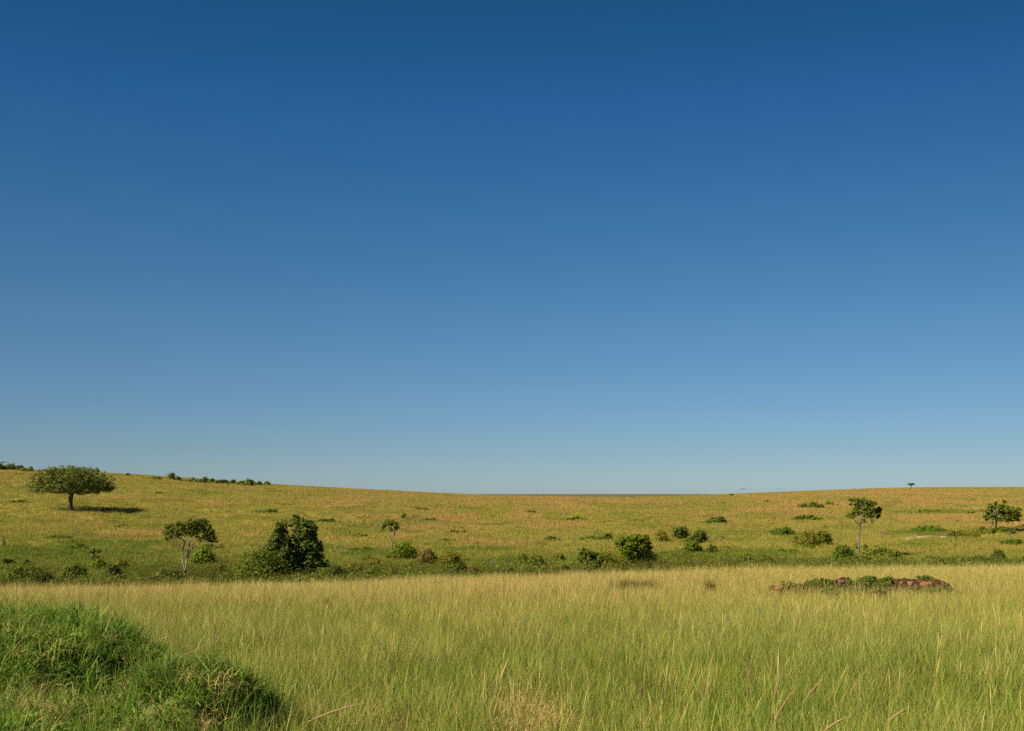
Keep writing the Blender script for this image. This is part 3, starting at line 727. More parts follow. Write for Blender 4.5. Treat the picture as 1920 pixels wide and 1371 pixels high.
# dark green clumps in the field
def clump(label, u, v, w, h, d, leaf='grey', n=700):
    px = d/F; x = wx(u, d); z = gz(x, d); V = []; rv = []
    for k in range(n):
        bx = x+rng.normal(0, w*px*.25); by = d+rng.normal(0, w*px*.2); bz = gz(bx, by) if k % 10 == 0 else z
        ln = rng.uniform(.6, 1.1)*(h*px+0.6); a = rng.uniform(0, 6.28); s = rng.uniform(0.1, 0.45)
        dx, dy = math.cos(a)*s, math.sin(a)*s; wd = rng.uniform(.006, .012)
        p = [(0, 1.0), (.55, .8), (1.0, 0.05)]
        for t, q in p:
            bxx = bx+dx*ln*t*t; byy = by+dy*ln*t*t; zz = bz+ln*t*(1-.25*s*t)
            V += [(bxx-wd*q, byy, zz), (bxx+wd*q, byy+wd*.6, zz)]
        rv += [rng.random()]*6
    Fc = np.array([q for k in range(n) for q in ((6*k, 6*k+1, 6*k+3, 6*k+2), (6*k+2, 6*k+3, 6*k+5, 6*k+4))])
    o = mesh_obj('grass_clump', V, Fc, LEAF[leaf], None, {'rv': ('FLOAT', np.array(rv, np.float32))}, loc=(x, d, z))
    return tag(o, label, 'grass clump')
clump('long dark green grass clump in the field below the round-crowned tree', 1178, 1098, 64, 10, 38, 'olive', 300)
clump('dark green grass clump right of the long one below the round-crowned tree', 1218, 1098, 50, 9, 38.5, 'olive', 220)
clump('small dark green grass tuft in the field left of the earth bank', 1331, 1098, 18, 10, 37.5, 'olive', 120)
clump('small green tuft standing in tan grass left of the field centre', 610, 1120, 16, 8, 30, 'olive', 90)

# ------------------------------------------------------------------ grass: colour field shared by ground and blades
def patches(u, v, arr, warp):
    out = 0
    for (pu, pv, pw, ph) in arr:
        q = ((u-pu+warp*pw*.6)/(pw*.55))**2 + ((v-pv)/(ph*.6))**2
        out = np.maximum(out, 1-sstep(0.5, 1.3, q))
    return out
ORANGE = [(760, 930, 120, 5), (860, 936, 120, 5), (1050, 952, 140, 7), (930, 990, 90, 7), (1090, 985, 60, 6), (620, 950, 90, 4), (760, 1005, 90, 7), (540, 990, 60, 5), (1620, 948, 260, 8), (1560, 965, 120, 6), (1850, 955, 160, 6), (1860, 985, 120, 5), (1450, 930, 140, 5), (390, 944, 70, 8), (240, 1003, 130, 13), (610, 935, 160, 7), (700, 970, 60, 7), (690, 940, 120, 6), (560, 917, 60, 4),
          (720, 990, 50, 8), (990, 935, 260, 8), (1120, 942, 260, 8), (980, 965, 70, 12), (1010, 985, 120, 10), (1250, 945, 120, 7),
          (1480, 955, 160, 14), (1500, 940, 160, 8), (1700, 925, 300, 14), (1800, 940, 240, 10), (1690, 945, 160, 8), (1750, 970, 140, 6),
          (1340, 965, 90, 6), (900, 945, 180, 5), (850, 970, 110, 8), (880, 1000, 90, 8), (1820, 968, 90, 5), (640, 1012, 60, 6), (30, 885, 90, 5),
          (470, 1005, 40, 8), (1180, 1000, 80, 8), (1390, 975, 60, 5), (800, 955, 110, 6), (450, 918, 30, 3), (460, 925, 30, 3), (1600, 925, 160, 6)]
GREEN = [(150, 1035, 300, 22), (220, 1020, 260, 8), (60, 1030, 150, 6), (1780, 960, 180, 7), (1750, 1000, 180, 10), (700, 1035, 120, 10),
         (880, 1030, 160, 6), (1400, 1040, 200, 14), (1300, 1040, 200, 14), (1620, 1052, 200, 8), (1720, 1022, 120, 6)]
BARE = [(1658, 1000, 22, 5), (1710, 1001, 60, 2), (1700, 1010, 18, 3.4), (1745, 1006, 60, 3), (1770, 1003, 40, 3), (150, 1000, 50, 3), (190, 1004, 30, 3), (1640, 1011, 24, 2), (1440, 1013, 30, 2.5)]
PALE = [(1700, 1010, 16, 3.2), (1728, 1007, 28, 2.6), (1770, 1006.5, 18, 2.4), (1640, 1011, 20, 1.8)]
def colour_field(x, y, z):
    """base colour, dryness, greenness, bareness of the grass at a place"""
    d = np.maximum(y, 2.5); u = 960+F*x/d; v = VH+F*(EYE-z)/d
    near = 1-sstep(56, 80, y)
    big = fbm(x/31+3, y/40, 4); med = fbm(x/7.5, y/11+8, 4); fine = fbm(x/1.7, y/2.2, 3); wp = fbm(x/5+40, y/5, 3)-.5
    # hill
    org = np.clip(patches(u, v, ORANGE, wp)*(0.45+1.1*sstep(.40, .62, med)) + sstep(.50, .68, big*.55+med*.45)*.75, 0, 1)
    top = sstep(170, 520, y)*sstep(300, 1300, u); org = np.clip(org + top*.27*sstep(.36, .58, med), 0, 1)
    grn = patches(u, v, GREEN, wp)*(.5+.6*sstep(.35, .6, med)) + sstep(.56, .68, fbm(x/12+70, y/16, 4))*.55
    val = (1-sstep(120, 205, y))*sstep(60, 85, y); grn = np.clip(grn + val*(.62+.5*sstep(.38, .6, med)), 0, 1)
    org = org*(1-val*.75)
    bare_ = patches(u, v, BARE, wp*0.3)*(y > 90); pale = patches(u, v, PALE, wp*.3)*(y > 90)
    yel = np.array([0.308, 0.268, 0.046]); yel2 = np.array([0.262, 0.240, 0.039])
    orc = np.array([0.400, 0.240, 0.070]); gr = np.array([0.135, 0.185, 0.017]); gr2 = np.array([0.082, 0.130, 0.011])
    def mx(a, b, t): return a*(1-t[:, None])+b*t[:, None]
    c = mx(yel[None]+0*x[:, None], yel2, sstep(.35, .65, fine*.4+med*.6))
    drk = sstep(.60, .70, fbm(x/4.5+21, y/6+2, 3))*sstep(.42, .60, big)*(1-val)
    c = mx(c, orc, org*.9); c = mx(c, np.array([0.125, 0.125, 0.020]), drk*.65); c = mx(c, gr, np.clip(grn, 0, 1)*.85); c = mx(c, gr2, np.clip(grn-.55, 0, 1)*sstep(.5, .62, fine))
    dry = np.clip(.25+.6*org-.3*grn, 0, 1)
    # near field
    fy = np.array([0.262, 0.290, 0.044]); fg = np.array([0.152, 0.232, 0.022]); fb = np.array([0.100, 0.195, 0.017]); tan = np.array([0.45, 0.300, 0.095])
    g = np.clip(sstep(31, 14, y)*.95 + (sstep(.45, .65, med)-.4)*.5 + (fine-.5)*.5, 0, 1)
    cn = mx(fy[None]+0*x[:, None], fg, g)
    lush = sstep(.05, .36, mound(x, y)*(.35+1.3*fbm(x/.7+4, y/.7, 3))); low = np.clip((1-sstep(13, 18, y))*sstep(.42, .6, fine*.5+med*.5)*.9 + (1-sstep(430, 640, u))*(1-sstep(14, 19, y))*.8, 0, 1)
    cn = mx(cn, fb, np.maximum(lush*(.70+.5*(fine-.3)), low*.75).clip(0, 1))
    edge = sstep(26, 42, y)*(1-sstep(900, 1700, u)*.45)
    cn = mx(cn, tan, np.clip(edge*.55*(1-lush), 0, 1))
    dn = np.clip(.30+.35*edge+.25*(med-.5) - lush*.3 - low*.25, 0.02, 1)
    c = mx(c, cn, near); dry = dry*(1-near)+dn*near
    return c, dry, bare_, pale, lush, low, grn

# ------------------------------------------------------------------ ground
def build_ground():
    ucols = np.concatenate([np.linspace(-9000, -500, 50)[:-1], np.linspace(-500, 2420, 470), np.linspace(2420, 11000, 50)[1:]])
    dr = np.concatenate([[-60, -30, -12, -4, 0.5, 2.5], np.geomspace(4, 60, 170), np.geomspace(61, 700, 330), np.geomspace(710, 20000, 70)])
    U, D = np.meshgrid(ucols, dr)
    X = (U-960)/F*np.maximum(D, 9); Y = D
    x = X.ravel(); y = Y.ravel(); z = terr(x, y)
    c, dry, b, pale, lush, low, grn = colour_field(x, np.maximum(y, 3), z)
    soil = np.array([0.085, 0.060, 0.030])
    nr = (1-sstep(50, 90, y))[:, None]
    cc = c*(.66-nr*.26) + soil*nr*.6  # hill colour dimmed to paint in shadow between tufts; soil mixed in nearby
    cc = cc*(1-b[:, None]) + np.array([0.13, 0.085, 0.05])*b[:, None]
    cc = cc*(1-pale[:, None]) + np.array([0.46, 0.38, 0.27])*pale[:, None]
    far = sstep(700, 1400, y)[:, None]; cc = cc*(1-far) + np.array([.105, .095, .040])*far  # far plain olive, with the grass's self-shading darkened into the colour
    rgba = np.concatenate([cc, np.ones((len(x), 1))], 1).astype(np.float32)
    nr_, nc = U.shape
    idx = np.arange(nr_*nc).reshape(nr_, nc)
    Fc = np.stack([idx[:-1, :-1], idx[:-1, 1:], idx[1:, 1:], idx[1:, :-1]], -1).reshape(-1, 4)
    m, nt = new_mat('savanna_ground')
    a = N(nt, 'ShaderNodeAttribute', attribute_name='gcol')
    geo = N(nt, 'ShaderNodeNewGeometry')
    n1 = N(nt, 'ShaderNodeTexNoise'); n1.inputs['Scale'].default_value = 0.9; n1.inputs['Detail'].default_value = 7; L(nt, geo.outputs['Position'], n1.inputs[0])
    rp = N(nt, 'ShaderNodeMapRange'); rp.inputs[1].default_value = .3; rp.inputs[2].default_value = .7; rp.inputs[3].default_value = .62; rp.inputs[4].default_value = 1.3
    L(nt, n1.outputs[0], rp.inputs[0])
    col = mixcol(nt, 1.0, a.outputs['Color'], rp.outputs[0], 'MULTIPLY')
    bp = N(nt, 'ShaderNodeBump'); bp.inputs['Strength'].default_value = 0.8; bp.inputs['Distance'].default_value = 0.3; L(nt, n1.outputs[0], bp.inputs['Height'])
    p = N(nt, 'ShaderNodeBsdfPrincipled'); p.inputs['Roughness'].default_value = 0.95; p.inputs['Specular IOR Level'].default_value = 0.05
    L(nt, col, p.inputs['Base Color']); L(nt, bp.outputs[0], p.inputs['Normal'])
    o = N(nt, 'ShaderNodeOutputMaterial'); L(nt, p.outputs[0], o.inputs[0])
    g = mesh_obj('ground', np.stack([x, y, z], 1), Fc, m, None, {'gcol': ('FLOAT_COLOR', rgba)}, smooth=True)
    g['kind'] = 'structure'
build_ground()

# ------------------------------------------------------------------ grass stuff
def grass_mat(name, straw, tipmix, trans=0.35, bright=1.0, var=0.75, dvar=0.9):
    m, nt = new_mat(name)
    a = N(nt, 'ShaderNodeAttribute', attribute_name='col', attribute_type='INSTANCER')
    t = N(nt, 'ShaderNodeAttribute', attribute_name='t'); r = N(nt, 'ShaderNodeAttribute', attribute_name='rv')
    # each blade: greener or drier than its tuft
    dryb = math_(nt, 'ADD', a.outputs['Alpha'], math_(nt, 'MULTIPLY_ADD', r.outputs['Fac'], dvar, -dvar/2))
    f = math_(nt, 'MULTIPLY', math_(nt, 'MULTIPLY_ADD', t.outputs['Fac'], 0.65, 0.35), dryb)
    f = N(nt, 'ShaderNodeClamp').outputs[0] if False else math_(nt, 'MINIMUM', math_(nt, 'MAXIMUM', math_(nt, 'MULTIPLY', f, tipmix), 0.0), 1.0)
    col = mixcol(nt, f, a.outputs['Color'], straw)
    val = math_(nt, 'MULTIPLY_ADD', math_(nt, 'FRACT', math_(nt, 'MULTIPLY', r.outputs['Fac'], 7.31)), var*bright, (1.02-var/2)*bright)
    col = mixcol(nt, 1.0, col, val, 'MULTIPLY')
    leafy_out(nt, col, trans, 0.6, 0.12)
    return m
M_BLADE = grass_mat('grass_blade', (0.52, 0.415, 0.135), .95)
M_HILL = grass_mat('hill_grass', (0.42, 0.315, 0.105), 0.5, 0.35, 1.0, 0.30, 0.4)
M_LUSH = grass_mat('lush_blade', (0.42, 0.34, 0.10), 0.8, 0.4)
M_STRAW = grass_mat('dry_stem', (0.58, 0.42, 0.145), 1.0, 0.25)

def tuft(nb, rad, h0, h1, w, bend, mat, lean=(0, 0), seg=3, head=0.0, erect=0.25):
    V = []; Fc = []; T = []; R = []
    for k in range(nb):
        r = rng.random()
        q = rad*math.sqrt(rng.random()); a = rng.uniform(0, 2*math.pi)
        bx, by = q*math.cos(a), q*math.sin(a)
        ln = rng.uniform(h0, h1); az = rng.uniform(0, 2*math.pi); sp = abs(rng.normal(0, erect)); bd = abs(rng.normal(bend, bend*.5))
        dx, dy = math.cos(az), math.sin(az); fa = rng.uniform(0, math.pi); wx_, wy_ = math.cos(fa), math.sin(fa)
        px_ = bx; py_ = by; pz = -0.05; ang = sp; b0 = len(V); ww = w*rng.uniform(.6, 1.3)
        for s in range(seg+1):
            t = s/seg
            wid = ww*(1-0.9*t**1.6)*.5
            if head and t > 0.7: wid = ww*head*(0.5 if t < .99 else .12)
            V += [(px_-wx_*wid, py_-wy_*wid, pz), (px_+wx_*wid, py_+wy_*wid, pz)]; T += [t, t]; R += [r, r]
            st = ln/seg; px_ += (math.sin(ang)*dx+lean[0]*t)*st; py_ += (math.sin(ang)*dy+lean[1]*t)*st; pz += math.cos(ang)*st; ang += bd/seg*1.6
        for s in range(seg):
            i = b0+2*s; Fc.append((i, i+1, i+3, i+2))
    me_o = mesh_obj('blades', V, np.array(Fc), mat, None, {'t': ('FLOAT', np.array(T, np.float32)), 'rv': ('FLOAT', np.array(R, np.float32))})
    COL.objects.unlink(me_o)
    return me_o

def scatter(name, x, y, z, protos, scl, col4, label, hz=None, tilt=0.10, rot=None):
    n = len(x)
    rt = np.stack([rng.normal(0, tilt, n), rng.normal(0, tilt, n), rng.uniform(0, 2*math.pi, n) if rot is None else rot], 1).astype(np.float32)
    sv = np.stack([scl, scl, scl if hz is None else scl*hz], 1).astype(np.float32)
    me = bpy.data.meshes.new(name); me.vertices.add(n)
    me.vertices.foreach_set('co', np.stack([x, y, z], 1).astype(np.float32).ravel())
    for nm, ty, ar in (('rot', 'FLOAT_VECTOR', rt), ('scl', 'FLOAT_VECTOR', sv)):
        a = me.attributes.new(nm, ty, 'POINT'); a.data.foreach_set('vector', ar.ravel())
    a = me.attributes.new('pick', 'INT', 'POINT'); a.data.foreach_set('value', rng.integers(0, len(protos), n).astype(np.int32))
    a = me.attributes.new('col', 'FLOAT_COLOR', 'POINT'); a.data.foreach_set('color', col4.astype(np.float32).ravel())
    o = bpy.data.objects.new(name, me); COL.objects.link(o)
    o['kind'] = 'stuff'; o['label'] = label; o['category'] = 'grass'
    ng = bpy.data.node_groups.new(name+'_nodes', 'GeometryNodeTree')
    ng.interface.new_socket('Geometry', in_out='INPUT', socket_type='NodeSocketGeometry')
    ng.interface.new_socket('Geometry', in_out='OUTPUT', socket_type='NodeSocketGeometry')
    gi = ng.nodes.new('NodeGroupInput'); go = ng.nodes.new('NodeGroupOutput')
    jn = ng.nodes.new('GeometryNodeJoinGeometry')
    for p in protos:
        oi = ng.nodes.new('GeometryNodeObjectInfo'); oi.inputs['Object'].default_value = p; oi.inputs['As Instance'].default_value = True
        ng.links.new(oi.outputs['Geometry'], jn.inputs[0])
    ip = ng.nodes.new('GeometryNodeInstanceOnPoints'); ip.inputs['Pick Instance'].default_value = True
    def attr(nm, ty):
        q = ng.nodes.new('GeometryNodeInputNamedAttribute'); q.data_type = ty; q.inputs['Name'].default_value = nm
        return [s for s in q.outputs if s.enabled and s.name == 'Attribute'][0]
    ng.links.new(gi.outputs[0], ip.inputs['Points']); ng.links.new(jn.outputs[0], ip.inputs['Instance'])
    ng.links.new(attr('pick', 'INT'), ip.inputs['Instance Index'])
    ng.links.new(attr('rot', 'FLOAT_VECTOR'), ip.inputs['Rotation']); ng.links.new(attr('scl', 'FLOAT_VECTOR'), ip.inputs['Scale'])
    ng.links.new(ip.outputs[0], go.inputs[0])
    md = o.modifiers.new('grass', 'NODES'); md.node_group = ng
    return o
def rgba(c, a): return np.concatenate([np.clip(c, 0.004, 1), np.clip(a, 0, 1)[:, None]], 1)

def field_points(dens0, d0, d1, fall, umin=-330, umax=2250, cap=10**6):
    """points per square metre dens0*(d/10)^-fall inside the view wedge"""
    dd = np.geomspace(d0, d1, 200); wid = (umax-umin)/F*dd; den = dens0*(dd/10)**(-fall)*wid
    cum = np.concatenate([[0], np.cumsum((den[1:]+den[:-1])/2*np.diff(dd))]); n = int(min(cum[-1], cap))
    y = np.interp(rng.random(n)*cum[-1], cum, dd); x = ((umin+(umax-umin)*rng.random(n))-960)/F*y
    return x, y
def edge_d(u): return np.interp(u, [0, 480, 960, 1440, 1920], [37, 38, 42, 50, 54]) + 9*(fbm(u/70+3, u*0+.5, 4)-.5)
def on_bank(x, y):
    u = 960+F*x/y
    return (u > 1425)*(u < 1800)*(y > 36.9)*(y < 39.3)

STRAW = ((980, 14.9, .36, 60), (1000, 13.8, .34, 60), (735, 13.7, .34, 40), (960, 13.2, .3, 30), (60, 14, .8, 24), (200, 13.4, .6, 20), (380, 12.0, .5, 16), (150, 12.5, .5, 16), (300, 13, .5, 14), (560, 14.5, .5, 14), (1240, 14, .35, 12), (1500, 14.5, .5, 12), (1740, 15, .5, 12), (1640, 17.5, .5, 12), (860, 15.5, .5, 12))
def straw_gap(x, y):
    q = 0
    for (cu, cd, r, n) in STRAW[:4]: q = np.maximum(q, np.exp(-((x-wx(cu, cd))**2+((y-cd+.35)*.7)**2)/(r*r*1.3)))
    return q
# fine field grass
P1 = [tuft(26, .13, .34, .72, .0075, .35, M_BLADE, (.06, 0)) for _ in range(6)]
x, y = field_points(46, 7.5, 62, 0.35)
u = 960+F*x/y; z = terr(x, y); c, dry, b, pale, lush, low, grn = colour_field(x, y, z)
hn = fbm(x/2.3+11, y/2.3, 3)
keep = (y < edge_d(u)+6+4*rng.random(len(x))) & ~(on_bank(x, y) > 0) & (rng.random(len(x)) > lush*.85) & (rng.random(len(x)) > .5*sstep(24, 13, y)) & (rng.random(len(x)) > straw_gap(x, y))
front = ((u > 1420) & (u < 1810) & (y > 31) & (y < 36.4))
x, y, z, c, dry, hn, front, lush = [q[keep] for q in (x, y, z, c, dry, hn, front, lush)]
hn2 = fbm(x/.75+5, y/.95, 3)
s = rng.uniform(.75, 1.2, len(x))*(.42+.62*hn+.62*hn2)*np.where(front, .95, 1)
scatter('field_grass', x, y, z, P1, s, rgba(c*rng.uniform(.75, 1.22, (len(x), 1))*(.72+.55*hn2)[:, None], dry+(hn-.5)*.6), 'tall fine yellow-green grass covering the field', tilt=.16)
# upright dry stems
P2 = [tuft(3, .10, .55, 1.12, .0042, .18, M_STRAW, (.10, -.02), 6, 1.5, .15) for _ in range(12)]
x, y = field_points(13, 5.0, 60, 0.20)
u = 960+F*x/y; z = terr(x, y); c, dry, b, pale, lush, low, grn = colour_field(x, y, z)
cl = fbm(x/1.9+31, y/1.9, 3)
keep = (y < edge_d(u)+5) & ~(on_bank(x, y) > 0) & (rng.random(len(x)) > .8*lush) & (rng.random(len(x)) < sstep(.36, .62, cl)+.15)
x, y, z, c, u = [q[keep] for q in (x, y, z, c, u)]
front = ((u > 1420) & (u < 1810) & (y > 29) & (y < 36.4))
s = rng.uniform(.68, 1.0, len(x))*np.where(front, 1.0, 1)*np.where(y < 9, .8, 1)
scatter('dry_grass_stems', x, y, z, P2, s, rgba(c, rng.uniform(.8, 1.4, len(x))), 'thin dry straw stems rising above the field grass', tilt=.10, rot=rng.normal(0, .5, len(x)))
# lush broad blades on the mounds and at the lower left
P3 = [tuft(24, .15, .15, .46, .019, 1.0, M_LUSH, (.02, 0), 4, 0, .6) for _ in range(10)]
x, y = field_points(85, 7.5, 24, 0.3, -500, 2250)
u = 960+F*x/y; z = terr(x, y); c, dry, b, pale, lush, low, grn = colour_field(x, y, z)
keep = rng.random(len(x)) < np.maximum(lush, low*.42)
x, y, z, c, dry, lush = [q[keep] for q in (x, y, z, c, dry, lush)]
kn = fbm(x/.8+7, y/.9, 3); kk = rng.random(len(x)) < .55+1.2*sstep(.30, .55, kn)
x, y, z, c, dry, lush, kn = [q[kk] for q in (x, y, z, c, dry, lush, kn)]
c = c*(.55+.95*fbm(x/.5+3, y/.6, 2))[:, None]*np.where(lush > .3, 1.0, 1.1)[:, None]
scatter('lush_grass', x, y, z, P3, rng.uniform(.6, 1.1, len(x))*(.72+.6*kn), rgba(c*rng.uniform(.65, 1.35, (len(x), 1)), dry*.9+.1), 'lush broad-bladed green grass on the mounds at lower left', tilt=.3)
# broader green blades close to the camera
P7 = [tuft(15, .12, .30, .70, .015, .35, M_LUSH, (.05, 0), 4, 0, .28) for _ in range(8)]
x, y = field_points(46, 8, 26, 0.3)
u = 960+F*x/y; z = terr(x, y); c, dry, b, pale, lush, low, grn = colour_field(x, y, z)
pn = fbm(x/1.1+60, y/1.3, 3)
keep = (rng.random(len(x)) < sstep(26, 14.5, y)*(.22+1.1*sstep(.38, .60, pn))) & (lush < .4) & (rng.random(len(x)) > straw_gap(x, y))
x, y, z, pn = [q[keep] for q in (x, y, z, pn)]
c = np.array([.150, .212, .017])*rng.uniform(.55, 1.4, (len(x), 1))*(.6+.8*pn)[:, None]
scatter('broad_grass', x, y, z, P7, rng.uniform(.55, 1.05, len(x))*(.6+.75*pn), rgba(c, rng.uniform(0, .45, len(x))), 'broad green grass blades in the near foreground', tilt=.2)
# matted dead straw in the foreground
P4 = [tuft(16, .16, .25, .6, .009, 1.5, M_STRAW, (.1, 0), 5, 0, .7) for _ in range(4)]
sx = []; 
for (cu, cd, r, n) in STRAW:
    a = rng.normal(0, r, (n, 2)); sx.append(np.stack([wx(cu, cd)+a[:, 0], cd+a[:, 1]*1.3], 1))
sx = np.concatenate(sx); x, y = sx[:, 0], sx[:, 1]; z = terr(x, y)+.14
scatter('dead_straw', x, y, z, P4, rng.uniform(.7, 1.1, len(x)), rgba(np.tile([[.36, .24, .10]], (len(x), 1)), rng.uniform(.5, 1.4, len(x))), 'matted dead straw lying in the foreground grass', tilt=.4)

# hillside grass
P5 = [tuft(30, .75, .28, .66, .050, .35, M_HILL, (.10, 0), 2, 0, .3) for _ in range(6)]
def hill_points(n, d0, d1, p):
    a = d0**p; b_ = d1**p
    y = (a+(b_-a)*rng.random(n))**(1/p); x = ((-300+2520*rng.random(n))-960)/F*y
    return x, y
x, y = hill_points(150000, 64, 1000, 0.55)
u = 960+F*x/y; z = terr(x, y); c, dry, b, pale, lush, low, grn = colour_field(x, y, z)
hn = fbm(x/3.1, y/3.1+7, 3)
keep = (y > edge_d(u)+4) & (rng.random(len(x)) > b*1.3) & (rng.random(len(x)) > pale*1.5)
x, y, z, c, dry, hn = [q[keep] for q in (x, y, z, c, dry, hn)]
s = rng.uniform(.7, 1.25, len(x))*(.55+.9*hn)*np.clip(y/170, .85, 2.6)**.55
s = s*(1+.55*np.clip((c[:, 0]/np.maximum(c[:, 1], .01)-1.45)*2.2, 0, 1))
scatter('hillside_grass', x, y, z, P5, s, rgba(c*rng.uniform(.95, 1.05, (len(x), 1)), dry), 'grass covering the far hillside in green, yellow and rust patches', hz=np.clip(190/y, .35, 1.0)**.55)

# leafy undergrowth in the valley
def herb_tuft(n, r, h):
    C = np.stack([rng.normal(0, r*.5, n), rng.normal(0, r*.5, n), np.abs(rng.normal(0, h*.5, n))], 1)
    nn = rng.normal(size=(n, 3))+np.array([0, 0, .6]); nn /= np.linalg.norm(nn, axis=1)[:, None]
    a = np.cross(nn, rng.normal(size=(n, 3))); a /= np.linalg.norm(a, axis=1)[:, None]; b = np.cross(nn, a)
    s = rng.uniform(.035, .085, n)[:, None]
    V = np.stack([C-a*s, C-b*s*.5, C+a*s, C+b*s*.5], 1).reshape(-1, 3)
    o = mesh_obj('herb', V, np.arange(4*n).reshape(n, 4), M_LUSH, None, {'t': ('FLOAT', np.repeat(rng.random(n), 4).astype(np.float32)), 'rv': ('FLOAT', np.repeat(rng.random(n), 4).astype(np.float32))})
    COL.objects.unlink(o); return o
P6 = [herb_tuft(110, .7, .55) for _ in range(6)]
x, y = hill_points(30000, 82, 240, 0.9)
u = 960+F*x/y; z = terr(x, y); c, dry, b, pale, lush, low, grn = colour_field(x, y, z)
dn = fbm(x/5+90, y/6, 4)
keep = rng.random(len(x)) < sstep(.46, .66, dn*.75+.35*(1-sstep(100, 150, y))-.02)*np.clip(1.25-sstep(125, 200, y), 0, 1)*np.clip(grn*1.3, 0, 1)
x, y, z, c, dry, dn = [q[keep] for q in (x, y, z, c, dry, dn)]
c = np.array([.080, .105, .008])*rng.uniform(.45, 1.3, (len(x), 1))*(.6+.8*fbm(x/4, y/5, 3))[:, None]+c*.3
scatter('valley_undergrowth', x, y, z, P6, rng.uniform(.5, 1.5, len(x))*(.25+1.2*dn)*(1+.5*(rng.random(len(x)) < .06)), rgba(c, rng.uniform(0, .3, len(x))), 'leafy green undergrowth filling the valley floor')

P8 = [herb_tuft(300, 1.0+.5*rng.random(), .8+.5*rng.random()) for _ in range(8)]
x, y = hill_points(4600, 86, 150, 0.8)
u = 960+F*x/y; z = terr(x, y); q = fbm(x/7+33, y/8, 4)
belt = np.interp(u, [-300, 540, 620, 1050, 1100, 1260, 1350, 1500, 1620, 2000], [1, 1, .75, .7, .9, .8, .45, .3, .35, .4])
k = rng.random(len(x)) < belt*sstep(.40, .56, q)*(1-sstep(114, 145, y)*.8)
x, y, z, q = [a_[k] for a_ in (x, y, z, q)]
c = np.array([.085, .108, .009])*rng.uniform(.35, 1.3, (len(x), 1))*np.stack([rng.uniform(.8, 1.4, len(x)), np.ones(len(x)), np.ones(len(x))], 1)
scatter('valley_scrub', x, y, z, P8, rng.uniform(.4, 1.0, len(x))*(.55+.9*q)*(1+.5*(rng.random(len(x)) < .15)), rgba(c, rng.uniform(0, .25, len(x))), 'ragged low green scrub joining the bushes along the valley')

# ------------------------------------------------------------------ foreground seed stalks
m, nt = new_mat('seed_head'); 
tc = N(nt, 'ShaderNodeTexCoord'); no = N(nt, 'ShaderNodeTexNoise'); no.inputs['Scale'].default_value = 90; L(nt, tc.outputs['Object'], no.inputs[0])
leafy_out(nt, mixcol(nt, no.outputs[0], (0.30, 0.20, 0.08), (0.58, 0.42, 0.20)), .3, .8, .1); M_SEED = m
m, nt = new_mat('seed_stem'); 
tc = N(nt, 'ShaderNodeTexCoord'); no = N(nt, 'ShaderNodeTexNoise'); no.inputs['Scale'].default_value = 9; L(nt, tc.outputs['Object'], no.inputs[0])
leafy_out(nt, mixcol(nt, no.outputs[0], (0.20, 0.19, 0.05), (0.42, 0.32, 0.12)), .2, .6, .2); M_STEM = m
def stalk(label, foot, neck, tip, d, thick=4.0, group=None):
    """foot, neck and tip in photo pixels at distance d; the head runs from neck to tip"""
    px = d/F
    P0 = px2w(*foot, d); xg, yg = P0[0], d; zg = gz(xg, yg)
    root = thing('seed_stalk', label, 'grass stalk', (xg, yg, zg), group)
    Pn = px2w(*neck, d); Pt = px2w(*tip, d); g = np.array([xg + (P0[0]-Pn[0])*.25, yg, zg-.03])
    t = np.linspace(0, 1, 8)[:, None]
    st = (1-t)**2*g + 2*t*(1-t)*P0 + t*t*Pn if P0[2] > zg else g*(1-t)+Pn*t
    tb = Tubes(); tb.add(st, np.linspace(.0032, .0018, 8), 5); tb.build('stem', M_STEM, root, (xg, yg, zg))
    # head: bristly spindle
    n = 620; h = rng.random(n); ax = Pt-Pn; ln = np.linalg.norm(ax)
    prof = np.sin(np.clip(h*.93+.07, 0, 1)*math.pi)**.5*(1-.45*h)*thick*px*.5
    bend = np.cross(ax/ln, np.array([0, 1, 0]))*ln*.03
    C = Pn + ax*h[:, None] + bend*np.sin(h*math.pi)[:, None]
    o = rng.normal(size=(n, 3)); o -= (o@(ax/ln))[:, None]*(ax/ln); o /= np.linalg.norm(o, axis=1)[:, None]
    b = C + o*prof[:, None]*.35; e = C + o*prof[:, None]*1.05 + ax/ln*.012
    sd = np.cross(ax/ln, o)*.0016
    V = np.stack([b-sd, b+sd, e+sd*.4, e-sd*.4], 1).reshape(-1, 3); 
    tc_ = Tubes(); hh = np.linspace(0, 1, 9); cc = Pn + ax*hh[:, None] + bend*np.sin(hh*math.pi)[:, None]
    tc_.add(cc, np.maximum(.0012, np.sin(np.clip(hh*.93+.07, 0, 1)*math.pi)**.5*(1-.45*hh)*thick*px*.26), 6)
    nv = len(tc_.V); Fl = list(tc_.F) + [(nv+4*k, nv+4*k+1, nv+4*k+2, nv+4*k+3) for k in range(n)]
    mesh_obj('seed_head', np.concatenate([np.array(tc_.V), V]), Fl, M_SEED, root, loc=(xg, yg, zg))
